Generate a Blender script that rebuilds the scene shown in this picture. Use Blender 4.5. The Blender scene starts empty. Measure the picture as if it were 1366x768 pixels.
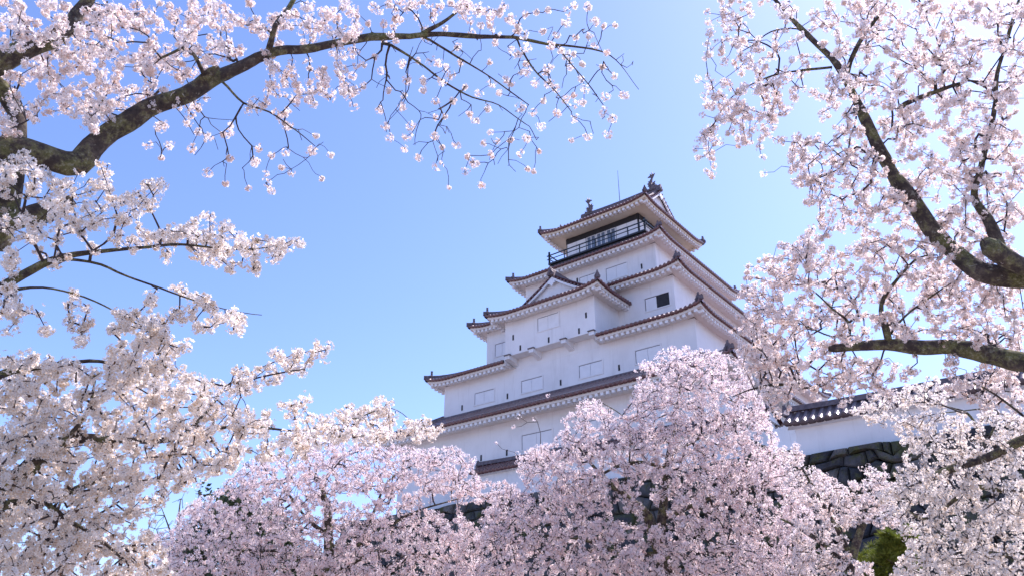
import bpy, math, random
import numpy as np
from mathutils import Vector, Matrix

# ------------------------------------------------------------------ camera, sky, sun, exposure
scene = bpy.context.scene
EYE = 1.6
F_PX, PITCH = 1074.48, math.radians(26.398)
cam_data = bpy.data.cameras.new('camera')
cam = bpy.data.objects.new('camera', cam_data)
scene.collection.objects.link(cam)
cam.location = (0, 0, EYE)
cam.rotation_euler = (math.radians(90) + PITCH, 0, 0)
cam_data.sensor_width = 36.0
cam_data.lens = F_PX / 1366.0 * 36.0
cam_data.clip_start = 0.05
cam_data.clip_end = 6000
scene.camera = cam

SUN_AZ, SUN_EL = 62.0, 52.0            # azimuth clockwise from +Y (the way the camera looks)
world = bpy.data.worlds.new('World')
scene.world = world
world.use_nodes = True
wn = world.node_tree
for n in list(wn.nodes):
    wn.nodes.remove(n)
sky = wn.nodes.new('ShaderNodeTexSky')
sky.sky_type = 'NISHITA'
sky.sun_disc = False
sky.sun_elevation = math.radians(SUN_EL)
sky.sun_rotation = math.radians(SUN_AZ)
sky.altitude = 200
sky.air_density = 1.0
sky.dust_density = 1.0
sky.ozone_density = 7.0
bg = wn.nodes.new('ShaderNodeBackground')
bg.inputs['Strength'].default_value = 0.15
wo = wn.nodes.new('ShaderNodeOutputWorld')
wn.links.new(sky.outputs['Color'], bg.inputs['Color'])
wn.links.new(bg.outputs['Background'], wo.inputs['Surface'])

sun_data = bpy.data.lights.new('sun', 'SUN')
sun_data.energy = 3.4
sun_data.angle = math.radians(0.5)
sun_data.color = (1.0, 0.955, 0.88)
sun = bpy.data.objects.new('sun', sun_data)
scene.collection.objects.link(sun)
_a, _e = math.radians(SUN_AZ), math.radians(SUN_EL)
to_sun = Vector((math.sin(_a) * math.cos(_e), math.cos(_a) * math.cos(_e), math.sin(_e)))
sun.rotation_euler = to_sun.to_track_quat('Z', 'Y').to_euler()

vs = scene.view_settings
vs.view_transform = 'Standard'
vs.look = 'None'
vs.exposure = 0.97
vs.gamma = 1
vs.use_curve_mapping = False
vs.use_white_balance = True            # the camera's cool, slightly magenta balance
vs.white_balance_temperature = 6300
vs.white_balance_tint = 27
scene.render.engine = 'CYCLES'
scene.cycles.max_bounces = 10
scene.cycles.diffuse_bounces = 8
scene.cycles.transmission_bounces = 8
scene.cycles.glossy_bounces = 2
scene.cycles.transparent_max_bounces = 4
scene.cycles.use_denoising = True
scene.cycles.denoiser = 'OPENIMAGEDENOISE'
scene.cycles.denoising_input_passes = 'RGB_ALBEDO_NORMAL'
scene.cycles.denoising_prefilter = 'ACCURATE'
scene.cycles.sample_clamp_indirect = 8

rng = np.random.default_rng(7)
random.seed(7)

# ------------------------------------------------------------------ helpers
def ray(px, py):
    u = (384 - py) / F_PX
    x = (px - 683) / F_PX
    return np.array([x, math.cos(PITCH) - u * math.sin(PITCH), math.sin(PITCH) + u * math.cos(PITCH)])

def at(px, py, d):
    r = ray(px, py)
    r = r / np.linalg.norm(r) * d
    return np.array([r[0], r[1], r[2] + EYE])

def link(o, parent=None):
    scene.collection.objects.link(o)
    if parent is not None:
        o.parent = parent
    return o

def tag(o, label=None, cat=None, group=None, kind=None):
    if label: o['label'] = label
    if cat: o['category'] = cat
    if group: o['group'] = group
    if kind: o['kind'] = kind
    return o

def empty(name, loc=(0, 0, 0), rz=0.0):
    o = bpy.data.objects.new(name, None)
    o.location = loc
    o.rotation_euler = (0, 0, rz)
    o.empty_display_size = 0.2
    return link(o)

class MB:
    def __init__(self):
        self.v, self.f = [], []
    def add(self, vs, fs):
        b = len(self.v)
        self.v.extend([tuple(p) for p in vs])
        self.f.extend([tuple(i + b for i in q) for q in fs])
    def box(self, x0, x1, y0, y1, z0, z1):
        if x0 > x1: x0, x1 = x1, x0
        if y0 > y1: y0, y1 = y1, y0
        if z0 > z1: z0, z1 = z1, z0
        self.add([(x0, y0, z0), (x1, y0, z0), (x1, y1, z0), (x0, y1, z0), (x0, y0, z1), (x1, y0, z1), (x1, y1, z1), (x0, y1, z1)],
                 [(3, 2, 1, 0), (4, 5, 6, 7), (0, 1, 5, 4), (1, 2, 6, 5), (2, 3, 7, 6), (3, 0, 4, 7)])
    def hexa(self, p):   # 8 points: bottom 4 then top 4
        self.add(p, [(3, 2, 1, 0), (4, 5, 6, 7), (0, 1, 5, 4), (1, 2, 6, 5), (2, 3, 7, 6), (3, 0, 4, 7)])
    def sweep(self, pts, w, h, dz=0.0):   # rectangular bar along a path, w across, h up
        pts = [np.array(p, float) for p in pts]
        n = len(pts)
        rings = []
        for i, p in enumerate(pts):
            t = pts[min(i + 1, n - 1)] - pts[max(i - 1, 0)]
            t2 = np.array([t[0], t[1], 0]); t2 /= (np.linalg.norm(t2) + 1e-9)
            s = np.array([-t2[1], t2[0], 0])
            rings.append([p - s * w / 2 + [0, 0, dz], p + s * w / 2 + [0, 0, dz], p + s * w * .38 + [0, 0, dz + h], p - s * w * .38 + [0, 0, dz + h]])
        b = len(self.v)
        for r in rings:
            self.v.extend([tuple(q) for q in r])
        for i in range(n - 1):
            for k in range(4):
                a, c = b + i * 4 + k, b + i * 4 + (k + 1) % 4
                self.f.append((a, c, c + 4, a + 4))
        self.f.append((b + 3, b + 2, b + 1, b))
        e = b + (n - 1) * 4
        self.f.append((e, e + 1, e + 2, e + 3))
    def tube(self, pts, rad, sides=8, cap=True):
        pts = np.array(pts, float)
        n = len(pts)
        T = np.zeros_like(pts)
        T[1:-1] = pts[2:] - pts[:-2]; T[0] = pts[1] - pts[0]; T[-1] = pts[-1] - pts[-2]
        T /= np.linalg.norm(T, axis=1)[:, None] + 1e-9
        u = np.cross(T[0], [0.13, 0.2, 1.0]); u /= np.linalg.norm(u) + 1e-9
        b = len(self.v)
        for i in range(n):
            u = u - T[i] * (u @ T[i]); u /= np.linalg.norm(u) + 1e-9
            w = np.cross(T[i], u)
            r = rad[i] if hasattr(rad, '__len__') else rad
            for k in range(sides):
                a = 2 * math.pi * k / sides
                rr = r[k] if hasattr(r, '__len__') else r
                self.v.append(tuple(pts[i] + (u * math.cos(a) + w * math.sin(a)) * rr))
        for i in range(n - 1):
            for k in range(sides):
                a, c = b + i * sides + k, b + i * sides + (k + 1) % sides
                self.f.append((a, c, c + sides, a + sides))
        if cap:
            self.f.append(tuple(b + k for k in reversed(range(sides))))
            e = b + (n - 1) * sides
            self.f.append(tuple(e + k for k in range(sides)))
    def build(self, name, mat, parent=None, smooth=False, label=None):
        me = bpy.data.meshes.new(name)
        me.from_pydata(self.v, [], self.f)
        me.update()
        if smooth:
            me.polygons.foreach_set('use_smooth', [True] * len(me.polygons))
        o = bpy.data.objects.new(name, me)
        if mat: me.materials.append(mat)
        link(o, parent)
        if label: o['label'] = label
        return o

def fast_mesh(name, V, Q, mat, parent, attrs=None, smooth=False):
    """V (n,3) verts and Q (m,k) faces as numpy arrays."""
    me = bpy.data.meshes.new(name)
    V = np.ascontiguousarray(V, dtype=np.float32); Q = np.ascontiguousarray(Q, dtype=np.int32)
    m, k = Q.shape
    me.vertices.add(len(V)); me.vertices.foreach_set('co', V.ravel())
    me.loops.add(m * k); me.loops.foreach_set('vertex_index', Q.ravel())
    me.polygons.add(m)
    me.polygons.foreach_set('loop_start', np.arange(0, m * k, k, dtype=np.int32))
    me.polygons.foreach_set('loop_total', np.full(m, k, dtype=np.int32))
    if smooth:
        me.polygons.foreach_set('use_smooth', np.ones(m, dtype=bool))
    me.update(calc_edges=True)
    for nm, arr in (attrs or {}).items():
        at_ = me.attributes.new(nm, 'FLOAT', 'POINT')
        at_.data.foreach_set('value', np.ascontiguousarray(arr, dtype=np.float32))
    me.materials.append(mat)
    o = bpy.data.objects.new(name, me)
    return link(o, parent)

# ------------------------------------------------------------------ materials
def new_mat(name):
    m = bpy.data.materials.new(name)
    m.use_nodes = True
    nt = m.node_tree
    return m, nt, nt.nodes['Principled BSDF']

def noise(nt, scale, detail=4, rough=0.55, coord='Object', stretch=None):
    tc = nt.nodes.new('ShaderNodeTexCoord')
    n = nt.nodes.new('ShaderNodeTexNoise')
    n.inputs['Scale'].default_value = scale
    n.inputs['Detail'].default_value = detail
    n.inputs['Roughness'].default_value = rough
    if stretch:
        mp = nt.nodes.new('ShaderNodeMapping')
        mp.inputs['Scale'].default_value = stretch
        nt.links.new(tc.outputs[coord], mp.inputs['Vector'])
        nt.links.new(mp.outputs['Vector'], n.inputs['Vector'])
    else:
        nt.links.new(tc.outputs[coord], n.inputs['Vector'])
    return n

def ramp(nt, src, stops):
    r = nt.nodes.new('ShaderNodeValToRGB')
    el = r.color_ramp.elements
    while len(el) > 1:
        el.remove(el[-1])
    el[0].position = stops[0][0]; el[0].color = (*stops[0][1], 1)
    for p, c in stops[1:]:
        e = el.new(p); e.color = (*c, 1)
    nt.links.new(src, r.inputs['Fac'])
    return r

def bump(nt, src, bsdf, strength, dist):
    b = nt.nodes.new('ShaderNodeBump')
    b.inputs['Strength'].default_value = strength
    b.inputs['Distance'].default_value = dist
    nt.links.new(src, b.inputs['Height'])
    nt.links.new(b.outputs['Normal'], bsdf.inputs['Normal'])

def simple(name, stops, scale=3.0, rough=0.7, bs=0.2, bd=0.02, detail=4, stretch=None, spec=None):
    m, nt, p = new_mat(name)
    n = noise(nt, scale, detail, stretch=stretch)
    r = ramp(nt, n.outputs['Fac'], stops)
    nt.links.new(r.outputs['Color'], p.inputs['Base Color'])
    p.inputs['Roughness'].default_value = rough
    if spec is not None: p.inputs['Specular IOR Level'].default_value = spec
    if bs: bump(nt, n.outputs['Fac'], p, bs, bd)
    return m

M = {}
m, nt, p = new_mat('white_plaster'); M['plaster'] = m
n1 = noise(nt, 0.6, 8, 0.6); n2 = noise(nt, 2.6, 8, 0.65, stretch=(1, 1, 0.10)); n3 = noise(nt, 9, 4)
r1 = ramp(nt, n1.outputs['Fac'], [(0.3, (0.74, 0.725, 0.72)), (0.55, (0.81, 0.80, 0.797)), (0.75, (0.83, 0.82, 0.815))])
r2 = ramp(nt, n2.outputs['Fac'], [(0.30, (0.80, 0.79, 0.78)), (0.46, (1, 1, 1))])
mx = nt.nodes.new('ShaderNodeMixRGB'); mx.blend_type = 'MULTIPLY'; mx.inputs['Fac'].default_value = 0.55
nt.links.new(r1.outputs['Color'], mx.inputs['Color1']); nt.links.new(r2.outputs['Color'], mx.inputs['Color2'])
nt.links.new(mx.outputs['Color'], p.inputs['Base Color']); p.inputs['Roughness'].default_value = 0.85
bump(nt, n3.outputs['Fac'], p, 0.12, 0.01)
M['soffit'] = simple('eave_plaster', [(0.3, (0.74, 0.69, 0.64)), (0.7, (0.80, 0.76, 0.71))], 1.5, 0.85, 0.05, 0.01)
M['cream'] = simple('cream_plaster', [(0.3, (0.70, 0.60, 0.46)), (0.7, (0.76, 0.67, 0.53))], 1.5, 0.85, 0.05, 0.01)
M['tile'] = simple('glazed_red_brown_tile', [(0.25, (0.075, 0.034, 0.035)), (0.5, (0.145, 0.066, 0.066)), (0.75, (0.21, 0.10, 0.095))], 5.0, 0.27, 0.1, 0.01, 6, spec=0.6)
M['ridge'] = simple('grey_ridge_tile', [(0.3, (0.075, 0.050, 0.050)), (0.7, (0.17, 0.125, 0.125))], 5.0, 0.45, 0.3, 0.02, 6)
M['greytile'] = simple('dark_grey_tile', [(0.3, (0.060, 0.040, 0.042)), (0.7, (0.14, 0.095, 0.095))], 5.0, 0.35, 0.2, 0.02, 6)
M['gap'] = simple('dark_gap', [(0.3, (0.02, 0.02, 0.024)), (0.7, (0.035, 0.035, 0.04))], 4, 0.8, 0, 0)
M['seam'] = simple('shadow_seam', [(0.3, (0.22, 0.22, 0.24)), (0.7, (0.28, 0.28, 0.30))], 4, 0.8, 0, 0)
M['blackwood'] = simple('black_lacquered_timber', [(0.3, (0.012, 0.012, 0.014)), (0.7, (0.025, 0.025, 0.03))], 4, 0.5, 0.05, 0.01)
M['rail'] = simple('dark_green_black_rail', [(0.3, (0.010, 0.018, 0.022)), (0.7, (0.02, 0.032, 0.036))], 4, 0.4, 0.05, 0.01)
M['whitepaint'] = simple('white_painted_board', [(0.3, (0.76, 0.76, 0.77)), (0.7, (0.83, 0.83, 0.84))], 2, 0.6, 0.03, 0.01)
M['metal'] = simple('grey_metal', [(0.3, (0.10, 0.10, 0.11)), (0.7, (0.2, 0.2, 0.21))], 4, 0.45, 0, 0)
m, nt, p = new_mat('window_glass'); M['glass'] = m
p.inputs['Base Color'].default_value = (0.16, 0.20, 0.26, 1); p.inputs['Roughness'].default_value = 0.05
n = noise(nt, 1.2); bump(nt, n.outputs['Fac'], p, 0.03, 0.02)

# stone with moss; every stone has its own tone
m, nt, p = new_mat('mossy_stone'); M['stone'] = m
n1 = noise(nt, 1.6, 8, 0.65); n2 = noise(nt, 7.0, 8, 0.7); n3 = noise(nt, 0.7, 8, 0.7)
geo = nt.nodes.new('ShaderNodeNewGeometry')
rt = ramp(nt, geo.outputs['Random Per Island'], [(0.0, (0.035, 0.036, 0.043)), (0.35, (0.075, 0.074, 0.08)), (0.7, (0.12, 0.112, 0.106)), (1.0, (0.20, 0.175, 0.155))])
r1 = ramp(nt, n1.outputs['Fac'], [(0.32, (0.35, 0.35, 0.37)), (0.52, (0.8, 0.8, 0.8)), (0.72, (1.35, 1.32, 1.25))])
ml = nt.nodes.new('ShaderNodeMixRGB'); ml.blend_type = 'MULTIPLY'; ml.inputs['Fac'].default_value = 1
nt.links.new(rt.outputs['Color'], ml.inputs['Color1']); nt.links.new(r1.outputs['Color'], ml.inputs['Color2'])
r3 = ramp(nt, n3.outputs['Fac'], [(0.50, (0, 0, 0)), (0.60, (1, 1, 1))])
r2 = ramp(nt, n2.outputs['Fac'], [(0.35, (0.035, 0.04, 0.012)), (0.65, (0.10, 0.10, 0.03))])
mx = nt.nodes.new('ShaderNodeMixRGB')
nt.links.new(r3.outputs['Color'], mx.inputs['Fac']); nt.links.new(ml.outputs['Color'], mx.inputs['Color1']); nt.links.new(r2.outputs['Color'], mx.inputs['Color2'])
nt.links.new(mx.outputs['Color'], p.inputs['Base Color']); p.inputs['Roughness'].default_value = 0.9
bump(nt, n2.outputs['Fac'], p, 0.8, 0.10)

# bark with lichen and moss
def bark(name, moss_lo, moss_hi):
    m, nt, p = new_mat(name)
    n1 = noise(nt, 11.0, 8, 0.7); n2 = noise(nt, 5.5, 8, 0.75); n3 = noise(nt, 38.0, 8, 0.75); n4 = noise(nt, 14.0, 6, 0.7)
    r1 = ramp(nt, n1.outputs['Fac'], [(0.3, (0.022, 0.016, 0.014)), (0.5, (0.070, 0.052, 0.042)), (0.68, (0.20, 0.165, 0.13))])
    r2 = ramp(nt, n2.outputs['Fac'], [(moss_lo, (0, 0, 0)), (moss_hi, (1, 1, 1))])
    r3 = ramp(nt, n3.outputs['Fac'], [(0.35, (0.05, 0.055, 0.015)), (0.52, (0.17, 0.165, 0.06)), (0.68, (0.36, 0.35, 0.25))])
    r4 = ramp(nt, n4.outputs['Fac'], [(0.60, (0, 0, 0)), (0.66, (0.8, 0.8, 0.8))])
    mx = nt.nodes.new('ShaderNodeMixRGB')
    nt.links.new(r2.outputs['Color'], mx.inputs['Fac']); nt.links.new(r1.outputs['Color'], mx.inputs['Color1']); nt.links.new(r3.outputs['Color'], mx.inputs['Color2'])
    m2 = nt.nodes.new('ShaderNodeMixRGB'); m2.inputs['Color2'].default_value = (0.27, 0.265, 0.21, 1)
    nt.links.new(r4.outputs['Color'], m2.inputs['Fac']); nt.links.new(mx.outputs['Color'], m2.inputs['Color1'])
    nt.links.new(m2.outputs['Color'], p.inputs['Base Color']); p.inputs['Roughness'].default_value = 0.9
    bump(nt, n3.outputs['Fac'], p, 1.0, 0.02)
    return m
M['bark'] = bark('mossy_cherry_bark', 0.48, 0.58)
M['twig'] = simple('cherry_twig_bark', [(0.3, (0.022, 0.014, 0.014)), (0.7, (0.06, 0.042, 0.038))], 20, 0.8, 0, 0)

def petal_mat(name, outer, inner, transl=0.66):
    m, nt, p = new_mat(name)
    nt.nodes.remove(p)
    out = nt.nodes['Material Output']
    a = nt.nodes.new('ShaderNodeAttribute'); a.attribute_name = 'heart'
    v = nt.nodes.new('ShaderNodeAttribute'); v.attribute_name = 'vary'
    rp = ramp(nt, a.outputs['Fac'], [(0.0, inner), (0.34, tuple(0.35 * i + 0.65 * o for i, o in zip(inner, outer))), (0.75, outer)])
    hs = nt.nodes.new('ShaderNodeHueSaturation')
    mr = nt.nodes.new('ShaderNodeMapRange'); mr.inputs['To Min'].default_value = 0.2; mr.inputs['To Max'].default_value = 1.75
    nt.links.new(v.outputs['Fac'], mr.inputs['Value'])
    nt.links.new(mr.outputs['Result'], hs.inputs['Saturation'])
    nt.links.new(rp.outputs['Color'], hs.inputs['Color'])
    d = nt.nodes.new('ShaderNodeBsdfDiffuse'); t = nt.nodes.new('ShaderNodeBsdfTranslucent'); mix = nt.nodes.new('ShaderNodeMixShader')
    mix.inputs['Fac'].default_value = transl
    nt.links.new(hs.outputs['Color'], d.inputs['Color']); nt.links.new(hs.outputs['Color'], t.inputs['Color'])
    nt.links.new(d.outputs['BSDF'], mix.inputs[1]); nt.links.new(t.outputs['BSDF'], mix.inputs[2])
    nt.links.new(mix.outputs['Shader'], out.inputs['Surface'])
    return m
M['petal_white'] = petal_mat('white_cherry_petal', (0.945, 0.905, 0.84), (0.64, 0.43, 0.25))
M['petal_blush'] = petal_mat('blush_cherry_petal', (0.945, 0.884, 0.84), (0.64, 0.39, 0.27))
M['petal_pink'] = petal_mat('pink_cherry_petal', (0.955, 0.885, 0.86), (0.70, 0.44, 0.40))
M['calyx'] = simple('calyx_and_bud', [(0.3, (0.16, 0.06, 0.035)), (0.5, (0.22, 0.12, 0.04)), (0.7, (0.28, 0.22, 0.06))], 14, 0.7, 0, 0)

def leaf_mat(name, c0, c1):
    m, nt, p = new_mat(name)
    n = noise(nt, 3.0, 4)
    r = ramp(nt, n.outputs['Fac'], [(0.3, c0), (0.7, c1)])
    nt.links.new(r.outputs['Color'], p.inputs['Base Color'])
    p.inputs['Roughness'].default_value = 0.6
    t = nt.nodes.new('ShaderNodeBsdfTranslucent'); mix = nt.nodes.new('ShaderNodeMixShader'); mix.inputs['Fac'].default_value = 0.35
    nt.links.new(r.outputs['Color'], t.inputs['Color'])
    nt.links.new(p.outputs['BSDF'], mix.inputs[1]); nt.links.new(t.outputs['BSDF'], mix.inputs[2])
    nt.links.new(mix.outputs['Shader'], nt.nodes['Material Output'].inputs['Surface'])
    return m
M['pine'] = leaf_mat('pine_needles', (0.10, 0.14, 0.015), (0.27, 0.31, 0.04))
M['evergreen'] = leaf_mat('evergreen_leaves', (0.03, 0.045, 0.02), (0.07, 0.09, 0.035))
M['ground'] = simple('pale_bounce_gravel', [(0.3, (0.24, 0.20, 0.17)), (0.5, (0.30, 0.26, 0.23)), (0.7, (0.42, 0.36, 0.35))], 0.6, 0.95, 0.4, 0.05, 8)  # unseen ground; pale pinkish tone chosen to bounce warm light onto the walls

# ------------------------------------------------------------------ the ground
g = MB()
N = 40
xs = np.linspace(-1, 1, N + 1)
xs = np.sign(xs) * (np.abs(xs) ** 2.2) * 2500
gv, gf = [], []
for j in range(N + 1):
    for i in range(N + 1):
        x, y = xs[i], xs[j]
        d = math.hypot(x, y)
        gv.append((x, y, 0.12 * math.sin(x * 0.13) * math.cos(y * 0.11) * min(1, d / 20)))
for j in range(N):
    for i in range(N):
        a = j * (N + 1) + i
        gf.append((a, a + 1, a + N + 2, a + N + 1))
g.add(gv, gf)
ground = g.build('ground', M['ground'], smooth=True)
tag(ground, kind='structure')

# ------------------------------------------------------------------ castle: local frame x = along the right face, y = along the left face
PSI = math.radians(51.916)
CX, CY = 11.765 * 0.85, 74.364 * 0.85
Z0 = EYE        # heights below are measured from the camera's eye

def prof(d, W, H, c=0.22):
    t = d / W
    return H * ((1 - c) * t + c * t * t)

class Side:
    """one roof slope: mid-eave point, eave direction e, inward direction n"""
    def __init__(self, mid, e, n, zE, W, H, A, up0=0.35, ends=(1, 1), upr=2.4, cv=0.22):
        self.mid = np.array(mid, float); self.e = np.array(e, float); self.n = np.array(n, float)
        self.zE, self.W, self.H, self.A, self.up0, self.ends, self.upr, self.cv = zE, W, H, A, up0, ends, upr, cv
    def up(self, s):
        k = 0.0
        if s > 0 and self.ends[1]: k = max(0.0, (s - (self.A - self.upr)) / self.upr)
        if s < 0 and self.ends[0]: k = max(0.0, (-s - (self.A - self.upr)) / self.upr)
        return self.up0 * min(1, k) ** 2
    def z(self, s, d):
        fade = max(0.0, 1 - max(d, 0) / min(self.W, 3.2))
        return self.zE + prof(d, self.W, self.H, self.cv) + self.up(s) * fade
    def pt(self, s, d, dz=0.0):
        q = self.mid + self.e * s + self.n * d
        return (q[0], q[1], self.z(s, d) + dz)

def tiles(mb, sd, s0, s1, tmax, pitch=0.33, h=0.10, nd=8):
    """pan tiles with rows of half-round cover tiles running down the slope"""
    n = max(1, int(round((s1 - s0) / pitch)))
    p_ = (s1 - s0) / n
    hw = 0.115 * pitch / 0.33
    S = []
    for i in range(n):
        c = s0 + (i + 0.5) * p_
        S.append((s0 + i * p_, 0.0))
        for a in (180, 150, 120, 90, 60, 30, 0):
            S.append((c + hw * math.cos(math.radians(a)), h * math.sin(math.radians(a))))
    S.append((s1, 0.0))
    b = len(mb.v)
    rows = nd + 1
    for s, bp in S:
        T = max(0.0, tmax(s))
        for j in range(rows):
            mb.v.append(sd.pt(s, T * j / nd, bp))
    for i in range(len(S) - 1):
        for j in range(rows - 1):
            a = b + i * rows + j
            mb.f.append((a, a + rows, a + rows + 1, a + 1))
    # the thick front edge: its own vertices, so that it shades as a separate face
    b2 = len(mb.v)
    for s, bp in S:
        p = sd.pt(s, 0.0)
        lo_ = 0.15 if bp > 0 else 0.10
        q = sd.pt(s, 0.26 * (1 if tmax(s) > 0.26 else 0))
        mb.v.append((p[0], p[1], p[2] + bp)); mb.v.append((p[0], p[1], p[2] - lo_)); mb.v.append((q[0], q[1], p[2] - lo_ + 0.02))
    for i in range(len(S) - 1):
        a = b2 + 3 * i
        mb.f.append((a + 1, a + 4, a + 3, a)); mb.f.append((a + 2, a + 5, a + 4, a + 1))

def eave(mb_s, mb_r, sd, A, ov, hip=(1, 1), thick=0.30, rp=0.42, cut=None):
    """fascia + soffit into mb_s, rafters into mb_r"""
    n = 60
    b = len(mb_s.v)
    A1 = A - 0.17
    for i in range(n + 1):
        s = -A1 + 2 * A1 * i / n
        lo = -(A - ov) if hip[0] else -A
        hi = (A - ov) if hip[1] else A
        si = lo + (hi - lo) * i / n
        u = sd.up(s)
        p = sd.mid + sd.e * s + sd.n * 0.18
        q = sd.mid + sd.e * si + sd.n * ov
        z = sd.zE + u
        mb_s.v += [(p[0], p[1], z - 0.06), (p[0], p[1], z - thick), (q[0], q[1], sd.zE + 0.45 * u - thick - 0.02)]
    for i in range(n):
        if cut and abs(-A1 + 2 * A1 * (i + 0.5) / n) < cut: continue
        for j in range(2):
            a = b + i * 3 + j
            mb_s.f.append((a, a + 3, a + 4, a + 1))
    if rp > 5: return
    k = int((2 * A) / rp)
    for i in range(k + 1):
        s = -A + 0.2 + (2 * A - 0.4) * i / k
        if hip[0] and s < 0: L = min(ov, A + s)
        elif hip[1] and s > 0: L = min(ov, A - s)
        else: L = ov
        if L < 0.3 or (cut and abs(s) < cut + 0.1): continue
        u = sd.up(s)
        f0, f1 = 0.23, min(L, 0.55)
        w = 0.105
        P = []
        zz0 = sd.zE + u - thick
        zz1 = sd.zE + u * (1 - 0.55 * f1 / ov) - thick
        for dz in (-0.20, 0.02):
            for (ss, d, z) in ((s - w, f0, zz0), (s + w, f0, zz0), (s + w, f1, zz1), (s - w, f1, zz1)):
                q = sd.mid + sd.e * ss + sd.n * d
                P.append((q[0], q[1], z + dz))
        mb_r.hexa(P)

def ornament(mb, p, dirv, sc=1.0):
    """ridge-end tile: a horned plate with a finial"""
    d = np.array([dirv[0], dirv[1]]); d = d / np.linalg.norm(d); s = np.array([-d[1], d[0]])
    out = [(-.26, 0), (.26, 0), (.30, .22), (.20, .34), (.16, .52), (.07, .60), (.05, .80), (-.05, .80), (-.07, .60), (-.16, .52), (-.20, .34), (-.30, .22)]
    V = []
    for t in (-0.10, 0.12):
        for (a, z) in out:
            V.append((p[0] + (s[0] * a + d[0] * t) * sc, p[1] + (s[1] * a + d[1] * t) * sc, p[2] + z * sc))
    n = len(out)
    F = [tuple(reversed(range(n))), tuple(range(n, 2 * n))] + [(i, (i + 1) % n, n + (i + 1) % n, n + i) for i in range(n)]
    mb.add(V, F)
    q = np.array(p, float) + np.array([d[0], d[1], 0]) * 0.14 * sc
    mb.tube([q + [0, 0, .22 * sc], q + [d[0] * .1 * sc, d[1] * .1 * sc, .22 * sc]], 0.13 * sc, 8)

def hip_ridge(mb, sd, sgn, D, w=0.24, h=0.24):
    pts = []
    for i in range(9):
        d = -0.05 + (D + 0.05) * i / 8
        pts.append(sd.pt(sgn * (sd.A - d), d))
    mb.sweep(pts, w, h, 0.0)
    # rounded cap tile along the top
    mb.tube([(p[0], p[1], p[2] + h) for p in pts], 0.085, 6)
    return pts

keep = empty('castle_keep', (CX, CY, 0), PSI)
tag(keep, 'tall white plastered castle tower with five red-brown tiled roofs stacked in tiers', 'castle tower')

def four_sides(A, zE, W, H, up0=0.35):
    return [Side((-A, 0), (0, -1), (1, 0), zE, W, H, A, up0), Side((0, -A), (1, 0), (0, 1), zE, W, H, A, up0),
            Side((A, 0), (0, 1), (-1, 0), zE, W, H, A, up0), Side((0, A), (-1, 0), (0, -1), zE, W, H, A, up0)]

def skirt_roof(A, B, zE, H, ov, cut=None):
    zE = zE + Z0
    W = A - B
    S = four_sides(A, zE, W, H)
    t = MB(); so = MB(); ra = MB()
    for i, sd in enumerate(S):
        if i == 0 and cut:
            for (a0, a1) in ((-A, -cut), (cut, A)):
                tiles(t, sd, a0, a1, lambda s: min(W, A - abs(s)))
        else:
            tiles(t, sd, -A, A, lambda s: min(W, A - abs(s)))
        eave(so, ra, sd, A, ov, cut=cut if i == 0 else None)
    roof = t.build('roof', M['tile'], keep, smooth=True)
    so.build('soffit', M['soffit'], roof)
    ra.build('rafters', M['plaster'], roof)
    for sd in S:
        hr = MB(); pts = hip_ridge(hr, sd, 1, W)
        hr.build('hip_ridge', M['ridge'], roof)
        orn = MB()
        p0, p1 = np.array(pts[0]), np.array(pts[2])
        dv = p0 - p1
        p = np.array(pts[1]); ornament(orn, (p[0], p[1], p[2] + 0.08), dv[:2], 0.78)
        orn.build('ridge_end_tile', M['ridge'], roof)
    # flashing ridge where the roof meets the wall above
    fl = MB()
    zt = zE + H
    for sd in S:
        a = sd.mid + sd.n * (W - 0.12)
        e = sd.e * (B + 0.1)
        fl.sweep([(a[0] - e[0], a[1] - e[1], zt - 0.10), (a[0] + e[0], a[1] + e[1], zt - 0.10)], 0.24, 0.18)
    fl.build('wall_ridge', M['ridge'], roof)
    return roof

A_ = {5: 5.43, 4: 7.48, 3: 9.78, 2: 12.12, 1: 14.75}
W_ = {5: 3.65, 4: 6.28, 3: 8.6, 2: 10.95, 1: 13.25}
ZE = {5: 36.10, 4: 31.15, 3: 26.68, 2: 21.85, 1: 16.95}
HH = {4: 1.6, 3: 1.5, 2: 1.5, 1: 1.95}
base_top = 11.1
# storey walls
lower = {1: base_top, 2: ZE[1] + 1.0, 3: ZE[2] + 0.8, 4: ZE[3] + 0.8, 5: ZE[4] + 0.8}
for k in (1, 2, 3, 4, 5):
    b = MB(); w = W_[k]
    b.box(-w, w, -w, w, lower[k] + Z0, ZE[k] - 0.25 + Z0)
    b.build('storey_wall', M['plaster'], keep)
for k in (1, 2, 3, 4):
    skirt_roof(A_[k], W_[k + 1], ZE[k], HH[k], A_[k] - W_[k], cut=4.06 if k == 2 else None)

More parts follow.
